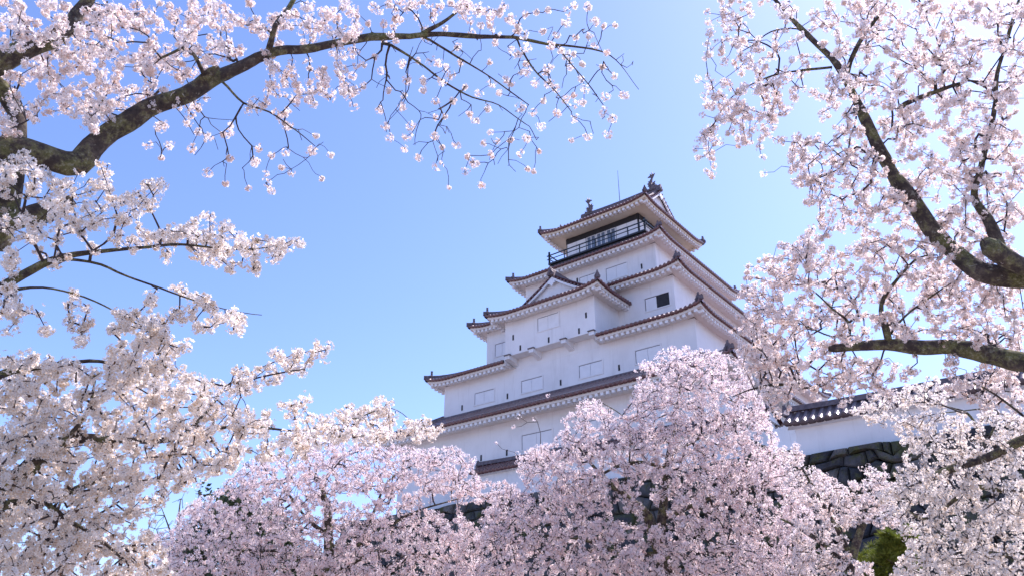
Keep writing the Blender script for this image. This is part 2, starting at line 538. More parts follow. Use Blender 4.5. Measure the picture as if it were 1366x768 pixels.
# windows on the left face (plane x = -w)
def window(w, ya, yb, z0, z1, kind='shutter'):
    """closed plaster shutter in a recessed frame, or an open dark window"""
    x = -w
    y0, y1 = min(ya, yb), max(ya, yb)
    z0 += Z0; z1 += Z0
    fr = MB()
    t = 0.09
    fr.box(x - 0.05, x + 0.1, y0 - t, y1 + t, z1, z1 + t)
    fr.box(x - 0.05, x + 0.1, y0 - t, y1 + t, z0 - t, z0)
    fr.box(x - 0.05, x + 0.1, y0 - t, y0, z0, z1)
    fr.box(x - 0.05, x + 0.1, y1, y1 + t, z0, z1)
    wo = fr.build('window', M['plaster'], keep)
    gp = MB(); gp.box(x - 0.012, x + 0.05, y0, y1, z0, z1)  # solid backing slab; its dark colour stands in for shade in the gaps
    gp.build('shade_backing', M['seam'] if kind == 'shutter' else M['gap'], wo)
    if kind == 'shutter':
        mid = (y0 + y1) / 2
        s = MB(); s.box(x - 0.035, x - 0.005, mid + 0.012, y1 - 0.06, z0 + 0.01, z1 - 0.06); s.build('shutter', M['whitepaint'], wo)
        s = MB(); s.box(x - 0.035, x - 0.005, y0 + 0.012, mid - 0.012, z0 + 0.01, z1 - 0.06); s.build('shutter', M['whitepaint'], wo)
    elif kind == 'half':
        mid = (y0 + y1) / 2 + 0.05
        s = MB(); s.box(x - 0.035, x - 0.005, mid, y1 - 0.06, z0 + 0.01, z1 - 0.06); s.build('shutter', M['whitepaint'], wo)
    return wo

for yc in (6.8, 2.27, -2.85, -7.4):
    window(W_[2], yc - 0.95, yc + 0.95, 19.45, 20.38)
for yc in (9.2, 0.2, -4.6, -9.2):
    window(W_[1], yc - 1.25, yc + 1.25, 14.4, 15.43)
window(W_[3], -8.2, -6.25, 24.22, 25.2, 'half')
window(W_[3], 6.2, 7.7, 24.15, 25.2)
window(W_[4], -3.7, -1.78, 28.95, 30.05)
window(W_[4], -0.76, 0.76, 28.95, 30.05)
window(W_[4], 1.9, 3.7, 28.95, 30.05)

def loophole(x, y, z, h=0.42, w=0.13):
    b = MB()
    z += Z0
    b.box(x - 0.03, x + 0.08, y - w / 2, y + w / 2, z - h / 2, z + h / 2)
    b.build('loophole', M['gap'], keep)
for y in (9.04, 4.55, -0.29, -5.13, -9.4):
    loophole(-W_[2], y, 19.50)
for y in (5.07, 2.77, -2.4):
    loophole(-W_[1], y, 14.46)
loophole(-W_[4], -4.99, 29.25)
loophole(-W_[4], 0.98, 29.9)

# --- projecting bay with its own hip-and-gable roof
BX, BY0, BY1 = 11.9, -4.0, 4.03
zb0, zb1 = 22.2, 25.0
b = MB()
b.box(-BX, -8.4, BY0, BY1, zb0 + Z0, zb1 + Z0)
b.box(-10.96, -10.0, BY0, BY1, 21.4 + Z0, zb0 - 0.003 + Z0)
for sy in (-1, 1):
    b.box(-11.94, -10.94, sy * 4.036, sy * 4.11, 21.5 + Z0, 22.12 + Z0)   # cheeks closing the cut ends of the roof below
bay = b.build('projecting_bay', M['plaster'], keep)
for (y, z) in ((3.26, 23.58), (2.59, 22.58), (0.0, 22.55), (-2.63, 22.55), (-3.27, 23.59)):
    loophole(-BX, y, z)
for yc in (3.72, 1.5, -1.35, -3.72):
    b = MB()
    zt = zb0 - 0.004 + Z0
    prof2 = [(-BX - 0.16, zt), (-BX - 0.16, zt - 0.27), (-BX + 0.12, zt - 0.32), (-11.4, zt - 0.40), (-10.9, zt - 0.58), (-10.9, zt)]
    V = [(x, yc + sy * 0.20, z) for sy in (-1, 1) for (x, z) in prof2]
    n = len(prof2)
    b.add(V, [tuple(range(n)), tuple(reversed(range(n, 2 * n)))] + [(i, n + i, n + (i + 1) % n, (i + 1) % n) for i in range(n)])
    br = b.build('bracket', M['plaster'], bay)
    c = MB(); c.box(-BX - 0.24, -BX - 0.002, yc - 0.27, yc + 0.27, zt + 0.004, zt + 0.075)
    c.build('bracket_cap', M['ridge'], br)
window(BX, -0.92, 0.96, 23.45, 24.5)

def irimoya(cx, cy, ax, A, B, zE, Hr, G, ov, pitch=0.33, one_end=False, cream=False, up0=0.32, ridge_end=None, back=None, cv=0.4):
    """hip-and-gable roof: ridge along axis ax ('x' or 'y'); A half width across ridge, B half length along it, G gable position."""
    zE += Z0
    D = B - G
    if ax == 'y':
        R = np.array([0., 1.]); X = np.array([1., 0.])
    else:
        R = np.array([1., 0.]); X = np.array([0., 1.])
    c = np.array([cx, cy])
    t, so, ra = MB(), MB(), MB()
    sides = []
    ridge_pts = {}
    for sg in (-1, 1):
        # main slope facing sg*X ; e chosen so that (e, n) is consistent: e = along R
        sd = Side(c + X * sg * A, R, -X * sg, zE, A, Hr, B, up0, ends=(1, 0) if one_end else (1, 1), cv=cv)
        lo = -B
        hi = B if back is None else back
        def tm(s, lo=lo):
            if s < -G: return min(A, B + s) if B + s < D else A
            if s > G and not one_end: return B - s if B - s < D else A
            return A
        tiles(t, sd, lo, hi, tm, pitch)
        eave(so, ra, sd, B, ov, hip=(1, 0) if one_end else (1, 1))
        sides.append(sd)
    ends = (-1,) if one_end else (-1, 1)
    endsides = []
    for sg in ends:
        sd = Side(c + R * sg * B, X, -R * sg, zE, A, Hr, A, up0, cv=cv)
        tiles(t, sd, -A, A, lambda s: min(D + 0.25, A - abs(s)), pitch)
        eave(so, ra, sd, A, ov)
        endsides.append(sd)
    roof = t.build('roof', M['tile'], keep, smooth=True)
    so.build('soffit', M['cream'] if cream else M['soffit'], roof)
    ra.build('rafters', M['plaster'], roof)
    for sg, sd in zip(ends, endsides):
        for s2 in (-1, 1):
            hr = MB(); pts = hip_ridge(hr, sd, s2, D)
            hr.build('hip_ridge', M['ridge'], roof)
            orn = MB(); dv = np.array(pts[0]) - np.array(pts[2]); p = np.array(pts[1])
            ornament(orn, (p[0], p[1], p[2] + 0.08), dv[:2], 0.72)
            orn.build('ridge_end_tile', M['ridge'], roof)
        # pediment
        zb = zE + prof(D, A, Hr, cv)
        gpos = c + R * sg * (G - 0.30)
        pm = MB(); V = []
        M1 = 10
        for tt in (0.0, -0.12):
            q = gpos + R * sg * tt
            row = []
            for i in range(-M1, M1 + 1):
                x = (A - D) * i / M1
                zz = zE + prof(A - abs(x), A, Hr, cv) - 0.06
                p = q + X * x
                V.append((p[0], p[1], zz))
            for i in range(-M1, M1 + 1):
                x = (A - D) * i / M1
                p = q + X * x
                V.append((p[0], p[1], zb - 0.25))
        n = 2 * M1 + 1
        F = []
        for i in range(n - 1):
            F.append((i, i + 1, n + i + 1, n + i)); F.append((2 * n + i + 1, 2 * n + i, 3 * n + i, 3 * n + i + 1))
        pm.add(V, F)
        ped = pm.build('gable', M['plaster'], roof)
        # bargeboards following the slope + descending ridge tiles above them
        for s2 in (-1, 1):
            bb = MB(); pts = []
            for i in range(9):
                x = s2 * (A - D + 0.12) * (1 - i / 8)
                p = c + R * sg * (G - 0.06) + X * x
                pts.append((p[0], p[1], zE + prof(A - abs(x), A, Hr, cv)))
            bb.sweep(pts, 0.12, 0.20, -0.27)
            bb.build('bargeboard', M['plaster'], roof)
            dr = MB()
            pts2 = []
            for i in range(9):
                x = s2 * (A - D + 0.05) * (1 - i / 8)
                p = c + R * sg * (G - 0.30) + X * x
                pts2.append((p[0], p[1], zE + prof(A - abs(x), A, Hr, cv)))
            dr.sweep(pts2, 0.22, 0.22, 0.02); dr.tube([(p[0], p[1], p[2] + 0.25) for p in pts2], 0.08, 6)
            ornament(dr, (pts2[0][0], pts2[0][1], pts2[0][2] + 0.08), X * s2, 0.6)
            dr.build('descending_ridge', M['ridge'], roof)
            # edge tiles across the verge (short cylinders pointing out)
            ve = MB()
            for i in range(int((A - D) / 0.3)):
                x = s2 * (0.25 + i * 0.3)
                zz = zE + prof(A - abs(x), A, Hr, cv) + 0.03
                p = c + R * sg * (G - 0.22) + X * x; q = c + R * sg * (G + 0.07) + X * x
                ve.tube([(p[0], p[1], zz), (q[0], q[1], zz - 0.03)], 0.08, 7)
            ve.build('verge_tiles', M['tile'], roof)
        # pendant ornament in the gable
        pd = MB()
        p = c + R * sg * (G - 0.02)
        zt = zE + Hr
        out = [(0, -.30), (.22, -.42), (.34, -.62), (.16, -.66), (.0, -.90), (-.16, -.66), (-.34, -.62), (-.22, -.42)]
        V = []
        for tt in (0, 0.08):
            for (a, z) in out:
                q = p + X * a + R * sg * tt
                V.append((q[0], q[1], zt + z))
        n = len(out)
        pd.add(V, [tuple(range(n)), tuple(reversed(range(n, 2 * n)))] + [(i, n + i, n + (i + 1) % n, (i + 1) % n) for i in range(n)])
        pd.build('gable_pendant', M['whitepaint'], roof)
        # ridge end ornament
        orn = MB()
        p = c + R * sg * (G + 0.12)
        ornament(orn, (p[0], p[1], zE + Hr + 0.0), R * sg, 0.5 if ridge_end is None else ridge_end)
        orn.build('ridge_end_tile', M['ridge'], roof)
    mr = MB()
    p0 = c - R * (G + 0.1); p1 = c + R * ((G + 0.1) if not one_end else (back if back is not None else B))
    zr = zE + Hr
    nseg = 8
    pts = []
    for i in range(nseg + 1):
        q = p0 + (p1 - p0) * i / nseg
        k = abs(2 * i / nseg - 1) if not one_end else 0
        pts.append((q[0], q[1], zr + 0.12 * k ** 2))
    mr.sweep(pts, 0.42, 0.50, -0.05)
    mr.tube([(q[0], q[1], q[2] + 0.50) for q in pts], 0.13, 8)
    mr.build('main_ridge', M['ridge'], roof)
    return roof, zr

# bay roof: ridge along x, front end at x=-13.1
bf = -13.1
Bh = 2.3
irimoya(bf + Bh, 0.0, 'x', 5.15, Bh, 25.2, 2.75, Bh - 1.75, 1.15, one_end=True, back=4.2, ridge_end=0.9)
# top roof: ridge along y
roof5, zr5 = irimoya(0, 0, 'y', A_[5], A_[5], ZE[5], 3.6, 4.15, A_[5] - W_[5], cream=True)

# top storey: black head beam, shutters, glazing
x = -W_[5]
def wall_panel(mb, face, a0, a1, z0, z1, t0, t1):
    """box on one of the storey's faces; face 'L' (x=-w) or 'R' (y=-w)"""
    w = W_[5]
    if face == 'L': mb.box(-w - t1, -w - t0, a0, a1, z0 + Z0, z1 + Z0)
    else: mb.box(a0, a1, -w - t1, -w - t0, z0 + Z0, z1 + Z0)
for face in ('L', 'R'):
    hb = MB(); wall_panel(hb, face, -3.66, 3.66, 35.26, 35.80, -0.02, 0.09); hb.build('head_beam', M['blackwood'], keep)
    sl = MB(); wall_panel(sl, face, -3.66, 3.66, 33.3, 35.42, -0.02, 0.02); sl.build('wall_recess', M['blackwood'], keep)
    for (a0, a1) in ((1.62, 3.55), (-3.55, -1.5)):
        s = MB(); wall_panel(s, face, a0, (a0 + a1) / 2 - 0.015, 33.45, 35.38, 0.022, 0.06); wall_panel(s, face, (a0 + a1) / 2 + 0.015, a1, 33.45, 35.38, 0.022, 0.06)
        s.build('shutter', M['whitepaint'], keep)
    for i in range(3):
        a0 = -1.44 + i * 1.01
        fr = MB()
        for (c0, c1, z0, z1) in ((a0, a0 + 0.95, 35.22, 35.30), (a0, a0 + 0.95, 33.5, 33.6), (a0, a0 + 0.08, 33.6, 35.22), (a0 + 0.87, a0 + 0.95, 33.6, 35.22), (a0 + 0.44, a0 + 0.51, 33.6, 35.22)):
            wall_panel(fr, face, c0, c1, z0, z1, 0.022, 0.07)
        wf = fr.build('window', M['whitepaint'], keep)
        gl = MB(); wall_panel(gl, face, a0 + 0.08, a0 + 0.87, 33.6, 35.22, 0.024, 0.036); gl.build('pane', M['glass'], wf)

# balcony
bl = MB()
R_ = 4.86
bl.box(-R_, R_, -R_, R_, 33.18 + Z0, 33.34 + Z0)
balc = bl.build('balcony', M['blackwood'], keep)
bb = MB(); bb.box(-R_ + .18, R_ - .18, -R_ + .18, R_ - .18, 31.8 + Z0, 33.18 + Z0); bb.build('balcony_base', M['blackwood'], balc)
rl = MB()
for z, t in ((34.12, 0.04), (33.76, 0.028)):
    q = R_ - 0.08
    for (xa, xb, ya, yb) in ((-q - t, -q + t, -q - .25, q + .25), (q - t, q + t, -q - .25, q + .25)):
        rl.box(xa, xb, ya, yb, z - t + Z0, z + t + Z0)
    for (xa, xb, ya, yb) in ((-q - .25, -q - t, -q - t, -q + t), (-q + t, q - t, -q - t, -q + t), (-q + t, q - t, q - t, q + t)):
        rl.box(xa, xb, ya, yb, z - t + Z0 + .003, z + t + Z0 + .003)
railing = rl.build('railing', M['rail'], balc)
po = MB()
q = R_ - 0.08
for i in range(7):
    v = -q + 2 * q * i / 6
    tt = 0.065 if i in (0, 6) else 0.035
    top = 34.45 if i in (0, 6) else 34.06
    for (a, c) in ((-q, v), (q, v), (v, -q), (v, q)):
        po.box(a - tt, a + tt, c - tt, c + tt, 33.34 + Z0, top + Z0)
po.build('railing_posts', M['rail'], balc)

# fish ornaments on the ridge ends and the lightning rod
def fish(y, sgn):
    b = MB()
    z = 40.10 + Z0
    pts, rad = [], []
    path = [(-0.34, 0.08, .13), (-0.26, 0.14, .20), (-0.10, 0.22, .245), (0.04, 0.40, .25), (0.10, 0.62, .22), (0.09, 0.86, .18), (0.02, 1.08, .135), (-0.06, 1.26, .095), (-0.10, 1.40, .06)]
    for (a, h, r) in path:
        pts.append((0, y - sgn * a, z + h)); rad.append(r)
    b.tube(pts, rad, 10)
    def fin(poly, th):
        n = len(poly)
        V = [(xx, y - sgn * a, z + h) for xx in (-th, th) for (a, h) in poly]
        b.add(V, [tuple(range(n)), tuple(reversed(range(n, 2 * n)))] + [(i, n + i, n + (i + 1) % n, (i + 1) % n) for i in range(n)])
    fin([(-0.16, 1.28), (-0.02, 1.30), (0.10, 1.44), (0.34, 1.50), (0.20, 1.60), (0.10, 1.62), (0.04, 1.86), (-0.08, 1.66), (-0.16, 1.98), (-0.22, 1.66), (-0.42, 1.72), (-0.30, 1.50)], 0.045)   # tail
    fin([(0.22, 0.50), (0.42, 0.60), (0.32, 0.70), (0.46, 0.88), (0.26, 0.92), (0.34, 1.12), (0.12, 1.05), (0.16, 0.75)], 0.035)   # back fins
    fin([(-0.14, 0.45), (-0.38, 0.62), (-0.28, 0.70), (-0.40, 0.90), (-0.18, 0.84), (-0.04, 0.62)], 0.04)   # breast fin
    fin([(-0.36, 0.14), (-0.58, 0.22), (-0.44, 0.32), (-0.50, 0.46), (-0.28, 0.40), (-0.22, 0.22)], 0.12)   # snout and brow
    for sx in (-1, 1):
        b.tube([(sx * .18, y - sgn * .02, z + .36), (sx * .42, y - sgn * .10, z + .50), (sx * .50, y - sgn * .02, z + .66)], [.07, .05, .015], 6)
    b.box(-0.24, 0.24, y - 0.42, y + 0.42, z - 0.05, z + 0.06)
    b.build('fish_ornament', M['ridge'], keep, smooth=False)
fish(-3.35, -1)
fish(3.35, 1)
b = MB()
b.tube([(0, 0.03, 40.2 + Z0), (0, 0.03, 42.0 + Z0), (0, 0.03, 43.75 + Z0)], [0.04, 0.03, 0.015], 6)
b.build('lightning_rod', M['metal'], keep)

# ------------------------------------------------------------------ low gallery, castle wall, stone bases
def gable_roof_wall(name, label, cat, y0, y1, x_face, z_base, z_eave, z_ridge, depth, ov, pitch, mat, rise_ends=True):
    e = empty(name, (CX, CY, 0), PSI)
    tag(e, label, cat)
    b = MB(); b.box(x_face, x_face + depth, y0, y1, z_base + Z0, z_eave + 0.1 + Z0)
    b.build('wall', M['plaster'], e)
    xm = x_face + depth / 2
    A = depth / 2 + ov
    Hr = z_ridge - z_eave
    yc, B = (y0 + y1) / 2, (y1 - y0) / 2 + 0.35
    t, so, ra = MB(), MB(), MB()
    for sg in (-1, 1):
        sd = Side((xm + sg * A, yc), (0, 1), (-sg, 0), z_eave + Z0, A, Hr, B, 0.10, upr=1.2)
        tiles(t, sd, -B, B, lambda s: A, pitch, h=0.10)
        eave(so, ra, sd, B, ov, hip=(0, 0), thick=0.16, rp=50)
    roof = t.build('roof', mat, e, smooth=True)
    so.build('soffit', M['plaster'], roof)
    mr = MB()
    pts = [(xm, yc - B - .05 + (2 * B + .1) * i / 8, z_ridge + Z0 + 0.10 * abs(i / 4 - 1) ** 4) for i in range(9)]
    mr.sweep(pts, 0.26, 0.19, -0.02); mr.tube([(p[0], p[1], p[2] + 0.18) for p in pts], 0.085, 8)
    mr.build('main_ridge', M['ridge'], roof)
    for sg in (-1, 1):
        o = MB(); ornament(o, (xm, yc + sg * (B + .1), z_ridge + Z0 - 0.1), (0, sg), 0.7); o.build('ridge_end_tile', M['ridge'], roof)
    # white gable boards at both ends
    for sg in (-1, 1):
        gb = MB()
        gb.add([(xm - A * .92, yc + sg * (B - .2), z_eave + Z0), (xm + A * .92, yc + sg * (B - .2), z_eave + Z0), (xm, yc + sg * (B - .2), z_ridge + Z0 - .04),
                (xm - A * .92, yc + sg * (B - .36), z_eave + Z0), (xm + A * .92, yc + sg * (B - .36), z_eave + Z0), (xm, yc + sg * (B - .36), z_ridge + Z0 - .04)],
               [(0, 1, 2), (5, 4, 3), (0, 3, 4, 1), (1, 4, 5, 2), (2, 5, 3, 0)])
        gb.build('gable', M['plaster'], roof)
    return e

gable_roof_wall('gallery', 'low white gallery with a short brown tiled roof against the foot of the tower', 'gallery',
                -16.0, 4.3, -14.6, base_top, 12.95, 13.62, 1.3, 0.45, 0.33, M['tile'])
gable_roof_wall('castle_wall', 'long white plastered wall with grey tiled coping on the stone rampart beside the tower', 'wall',
                -33.0, -19.2, -19.75, 9.3, 10.75, 11.45, 0.7, 0.50, 0.36, M['greytile'])

def stone_face(mb, P0, along, out, L, z0, z1, batter, seed):
    """irregular fitted stones on a battered face; P0 = top corner (x,y)"""
    rg = random.Random(seed)
    P0 = np.array(P0, float); al = np.array(along, float); ou = np.array(out, float)
    def P(s, zz, o):
        k = max(0.0, (z1 - zz) / (z1 - z0))
        q = P0 + al * min(max(s, 0), L) + ou * (batter * k ** 1.4 + o)
        return (q[0], q[1], min(zz, z1 + 0.05))
    zs = [z0]
    while zs[-1] < z1 - 0.2:
        zs.append(zs[-1] + rg.uniform(0.42, 0.85))
    zs[-1] = z1
    def waver(amp):
        ks = [rg.gauss(0, 1) for _ in range(int(L / 0.7) + 4)]
        def f(s):
            x = max(0, s + 1) / 0.7
            i = min(len(ks) - 2, int(x)); t = x - i
            return amp * (ks[i] * (1 - t) + ks[i + 1] * t)
        return f
    W = [waver(0.0 if i == 0 else (0.05 if i == len(zs) - 1 else 0.12)) for i in range(len(zs))]
    for r in range(len(zs) - 1):
        s = rg.uniform(-0.6, 0)
        lo, hi = zs[r], zs[r + 1]
        jb = jt = 0.0
        while s < L:
            w = rg.choice((0.3, 0.45, 0.6, 0.8, 1.0, 1.35)) * rg.uniform(.85, 1.15)
            nb, nt_ = rg.gauss(0, .13), rg.gauss(0, .13)
            g_ = 0.018
            b0, b1, t0, t1 = s + jb + g_, s + w + nb - g_, s + jt + g_, s + w + nt_ - g_
            s += w; jb, jt = nb, nt_
            if b1 < 0.1 or b0 > L - 0.1: continue
            mid_b, mid_t = (b0 + b1) / 2 + rg.gauss(0, .06), (t0 + t1) / 2 + rg.gauss(0, .06)
            ring = [(b0, lo + W[r](b0)), (mid_b, lo + W[r](mid_b)), (b1, lo + W[r](b1)), (t1, hi + W[r + 1](t1) - g_ * 2), (mid_t, hi + W[r + 1](mid_t) - g_ * 2), (t0, hi + W[r + 1](t0) - g_ * 2)]
            cs = sum(q[0] for q in ring) / 6; cz = sum(q[1] for q in ring) / 6
            o = rg.uniform(0.03, 0.20)
            bk = [P(a, z, -.35) for a, z in ring]
            md = [P(a, z, rg.uniform(-.02, .02)) for a, z in ring]
            m2 = [P(a + (cs - a) * .16, z + (cz - z) * .16, .05 + o * .7 + rg.uniform(-.03, .03)) for a, z in ring]
            ft = [P(a + (cs - a) * .42, z + (cz - z) * .42, .08 + o + rg.uniform(-.04, .04)) for a, z in ring]
            F = [(18, 19, 20, 21, 22, 23)]
            for q in (0, 6, 12):
                for i in range(6):
                    F.append((q + i, q + (i + 1) % 6, q + 6 + (i + 1) % 6, q + 6 + i))
            mb.add(bk + md + m2 + ft, F)

def stone_base(name, label, x0, x1, y0, y1, top, batter, seed):
    e = empty(name, (CX, CY, 0), PSI)
    tag(e, label, 'stone wall')
    zt = top + Z0
    core = MB()
    i = 0.9
    bt = batter
    core.hexa([(x0 - bt + i, y0 - bt + i, -0.3), (x1 + bt - i, y0 - bt + i, -0.3), (x1 + bt - i, y1 + bt - i, -0.3), (x0 - bt + i, y1 + bt - i, -0.3),
               (x0 + i, y0 + i, zt - .03), (x1 - i, y0 + i, zt - .03), (x1 - i, y1 - i, zt - .03), (x0 + i, y1 - i, zt - .03)])
    core.build('rubble_core', M['gap'], e)
    st = MB()
    stone_face(st, (x0, y0 - bt), (0, 1), (-1, 0), y1 - y0 + 2 * bt, -0.3, zt, bt, seed)
    stone_face(st, (x0 - bt, y0), (1, 0), (0, -1), x1 - x0 + 2 * bt, -0.3, zt, bt, seed + 1)
    st.build('stones', M['stone'], e)
    return e
stone_base('stone_rampart', 'tall mossy dry-stone base directly under the white tower', -14.9, 14.2, -16.3, 14.2, base_top, 3.2, 11)
stone_base('stone_rampart', 'dark mossy stone rampart under the long white wall beside the tower', -20.2, 2.0, -36.0, -17.5, 9.28, 2.4, 21)

# ------------------------------------------------------------------ trees
def poly_sample(poly, dens, d0, d1, slope=None):
    """random points in a picture-plane outline, pushed out to distances d0..d1; dens = points per 1000 px^2"""
    P = np.array(poly, float)
    x, y = P[:, 0], P[:, 1]
    area = abs(np.sum(x * np.roll(y, -1) - np.roll(x, -1) * y)) / 2
    n = int(area * dens / 1000)
    out = []
    while len(out) < n:
        q = rng.uniform(P.min(0), P.max(0), (4 * n + 50, 2))
        ins = np.zeros(len(q), bool)
        j = len(P) - 1
        for i in range(len(P)):
            yi, yj = P[i, 1], P[j, 1]
            c = ((yi > q[:, 1]) != (yj > q[:, 1]))
            with np.errstate(divide='ignore', invalid='ignore'):
                xx = (P[j, 0] - P[i, 0]) * (q[:, 1] - yi) / (yj - yi) + P[i, 0]
            ins ^= c & (q[:, 0] < xx)
            j = i
        out.extend(q[ins][:n - len(out)])
    out = np.array(out).reshape(-1, 2)
    res = []
    for (a, c) in out:
        d = rng.uniform(d0, d1)
        res.append(at(a, c, d))
    return np.array(res)

def smooth_path(pts, step):
    """Catmull-Rom through (x,y,z,r) rows, resampled about every step metres"""
    P = np.array(pts, float)
    if len(P) == 2:
        n = max(2, int(np.linalg.norm(P[1, :3] - P[0, :3]) / step))
        return np.array([P[0] + (P[1] - P[0]) * i / n for i in range(n + 1)])
    Q = np.vstack([2 * P[0] - P[1], P, 2 * P[-1] - P[-2]])
    out = []
    for i in range(1, len(Q) - 2):
        L = np.linalg.norm(Q[i + 1, :3] - Q[i, :3])
        n = max(1, int(L / step))
        for k in range(n):
            t = k / n
            a = 2 * Q[i]; b_ = Q[i + 1] - Q[i - 1]
            c = 2 * Q[i - 1] - 5 * Q[i] + 4 * Q[i + 1] - Q[i + 2]
            d = -Q[i - 1] + 3 * Q[i] - 3 * Q[i + 1] + Q[i + 2]
            out.append(0.5 * (a + b_ * t + c * t * t + d * t ** 3))
    out.append(P[-1])
    return np.array(out)

def limb_mesh(path, sides, knots=True):
    mb = MB()
    n = len(path)
    th = np.arange(sides) * 2 * math.pi / sides
    G = rng.normal(0, 1, (n + 4, sides))
    G = (G[:-4] + G[1:-3] * 1.5 + G[2:-2] * 2 + G[3:-1] * 1.5 + G[4:]) / 3.2      # smooth along the limb
    G = (np.roll(G, 1, 1) + 2 * G + np.roll(G, -1, 1)) / 2.6                      # and around it
    swell = np.interp(np.arange(n), np.arange(0, n + 6, 3), rng.normal(0, 1, len(np.arange(0, n + 6, 3))))
    rad = []
    for i in range(n):
        r = path[i, 3]
        k = 0.62 if i == n - 1 and r > 0.02 else 1.0
        q = min(1.0, 0.09 / max(r, 1e-4)) ** 0.7
        rad.append(r * k * (1 + 0.09 * q * G[i] + 0.07 * q * swell[i]))
    W = np.stack([np.interp(np.arange(n), np.arange(0, n + 10, 5), rng.normal(0, 1, len(np.arange(0, n + 10, 5)))) for _ in range(3)], 1)
    off = W * (np.minimum(0.17 * path[:, 3:4], 0.016) + 0.008)
    off[0] = 0
    mb.tube(path[:, :3] + off, rad, sides)
    return mb

PETAL = None
def flower_template(simple=False):
    """five kite petals, slightly cupped; unit radius"""
    V, H, Q = [], [], []
    for k in range(5):
        a = 2 * math.pi * k / 5
        da = 0.52
        b = len(V)
        V += [(0.0, 0.0, 0.0), (0.72 * math.cos(a - da), 0.72 * math.sin(a - da), 0.16), (1.0 * math.cos(a), 1.0 * math.sin(a), 0.30), (0.72 * math.cos(a + da), 0.72 * math.sin(a + da), 0.16)]
        H += [0.0, 0.8, 1.0, 0.8]
        Q.append((b, b + 1, b + 2, b + 3))
    return np.array(V), np.array(H), np.array(Q)
FV, FH, FQ = flower_template()

def frames(Nv):
    """orthonormal frames with z along Nv"""
    z = Nv / (np.linalg.norm(Nv, axis=1)[:, None] + 1e-9)
    a = rng.normal(size=z.shape)
    x = np.cross(a, z); x /= np.linalg.norm(x, axis=1)[:, None] + 1e-9
    y = np.cross(z, x)
    return x, y, z

def blossoms(name, C, nf, rp, rf, mat, parent, droop=0.35):
    """flower balls at centres C: nf flowers each on a ball of radius rp, flower radius rf"""
    K = len(C)
    cnt = np.round(nf * rng.uniform(0.6, 1.3, K)).astype(int)
    idx = np.repeat(np.arange(K), cnt)
    n = len(idx)
    sz = rng.uniform(0.6, 1.25, K)
    D = rng.normal(size=(n, 3)); D[:, 2] -= droop; D /= np.linalg.norm(D, axis=1)[:, None]
    P = C[idx] + D * (rp * sz[idx] * rng.uniform(0.6, 1.1, n))[:, None]
    Nv = D + rng.normal(0, 0.35, (n, 3))
    x, y, z = frames(Nv)
    r = rf * rng.uniform(0.8, 1.15, n)
    cup = rng.uniform(0.2, 1.9, n)
    V = P[:, None, :] + r[:, None, None] * (FV[None, :, 0:1] * x[:, None, :] + FV[None, :, 1:2] * y[:, None, :] + (cup[:, None, None] * FV[None, :, 2:3]) * z[:, None, :])
    V = V.reshape(-1, 3)
    H = np.tile(FH, n)
    cv = rng.uniform(0, 1, K)
    vary = np.repeat(np.clip(0.5 * cv[idx] + 0.5 * rng.uniform(0, 1, n), 0, 1), len(FV))
    Q = (FQ[None] + (np.arange(n) * len(FV))[:, None, None]).reshape(-1, 4)
    return fast_mesh(name, V, Q, mat, parent, {'heart': H, 'vary': vary})

def calyces(C, parent, frac, size):
    """small buds, calyces and bronze young leaves at the heart of some flower balls"""
    sel = C[rng.uniform(size=len(C)) < frac]
    if len(sel) == 0: return
    k = 5
    idx = np.repeat(np.arange(len(sel)), k)
    n = len(idx)
    D = rng.normal(size=(n, 3)); D /= np.linalg.norm(D, axis=1)[:, None]
    x, y, z = frames(D)
    r = size * rng.uniform(0.6, 1.3, n)
    T = np.array([(0, 0, -0.2), (0.35, 0, 0.6), (0, 0, 2.0), (-0.35, 0, 0.6)])
    P = sel[idx]
    V = P[:, None, :] + r[:, None, None] * (T[None, :, 0:1] * x[:, None] + T[None, :, 1:2] * y[:, None] + T[None, :, 2:3] * z[:, None])
    T2 = np.array([(0, 0, -0.2), (0, 0.35, 0.6), (0, 0, 2.0), (0, -0.35, 0.6)])
    V2 = P[:, None, :] + r[:, None, None] * (T2[None, :, 0:1] * x[:, None] + T2[None, :, 1:2] * y[:, None] + T2[None, :, 2:3] * z[:, None])
    VV = np.vstack([V.reshape(-1, 3), V2.reshape(-1, 3)])
    Q = np.arange(len(VV)).reshape(-1, 4)
    fast_mesh('buds', VV, Q, M['calyx'], parent)

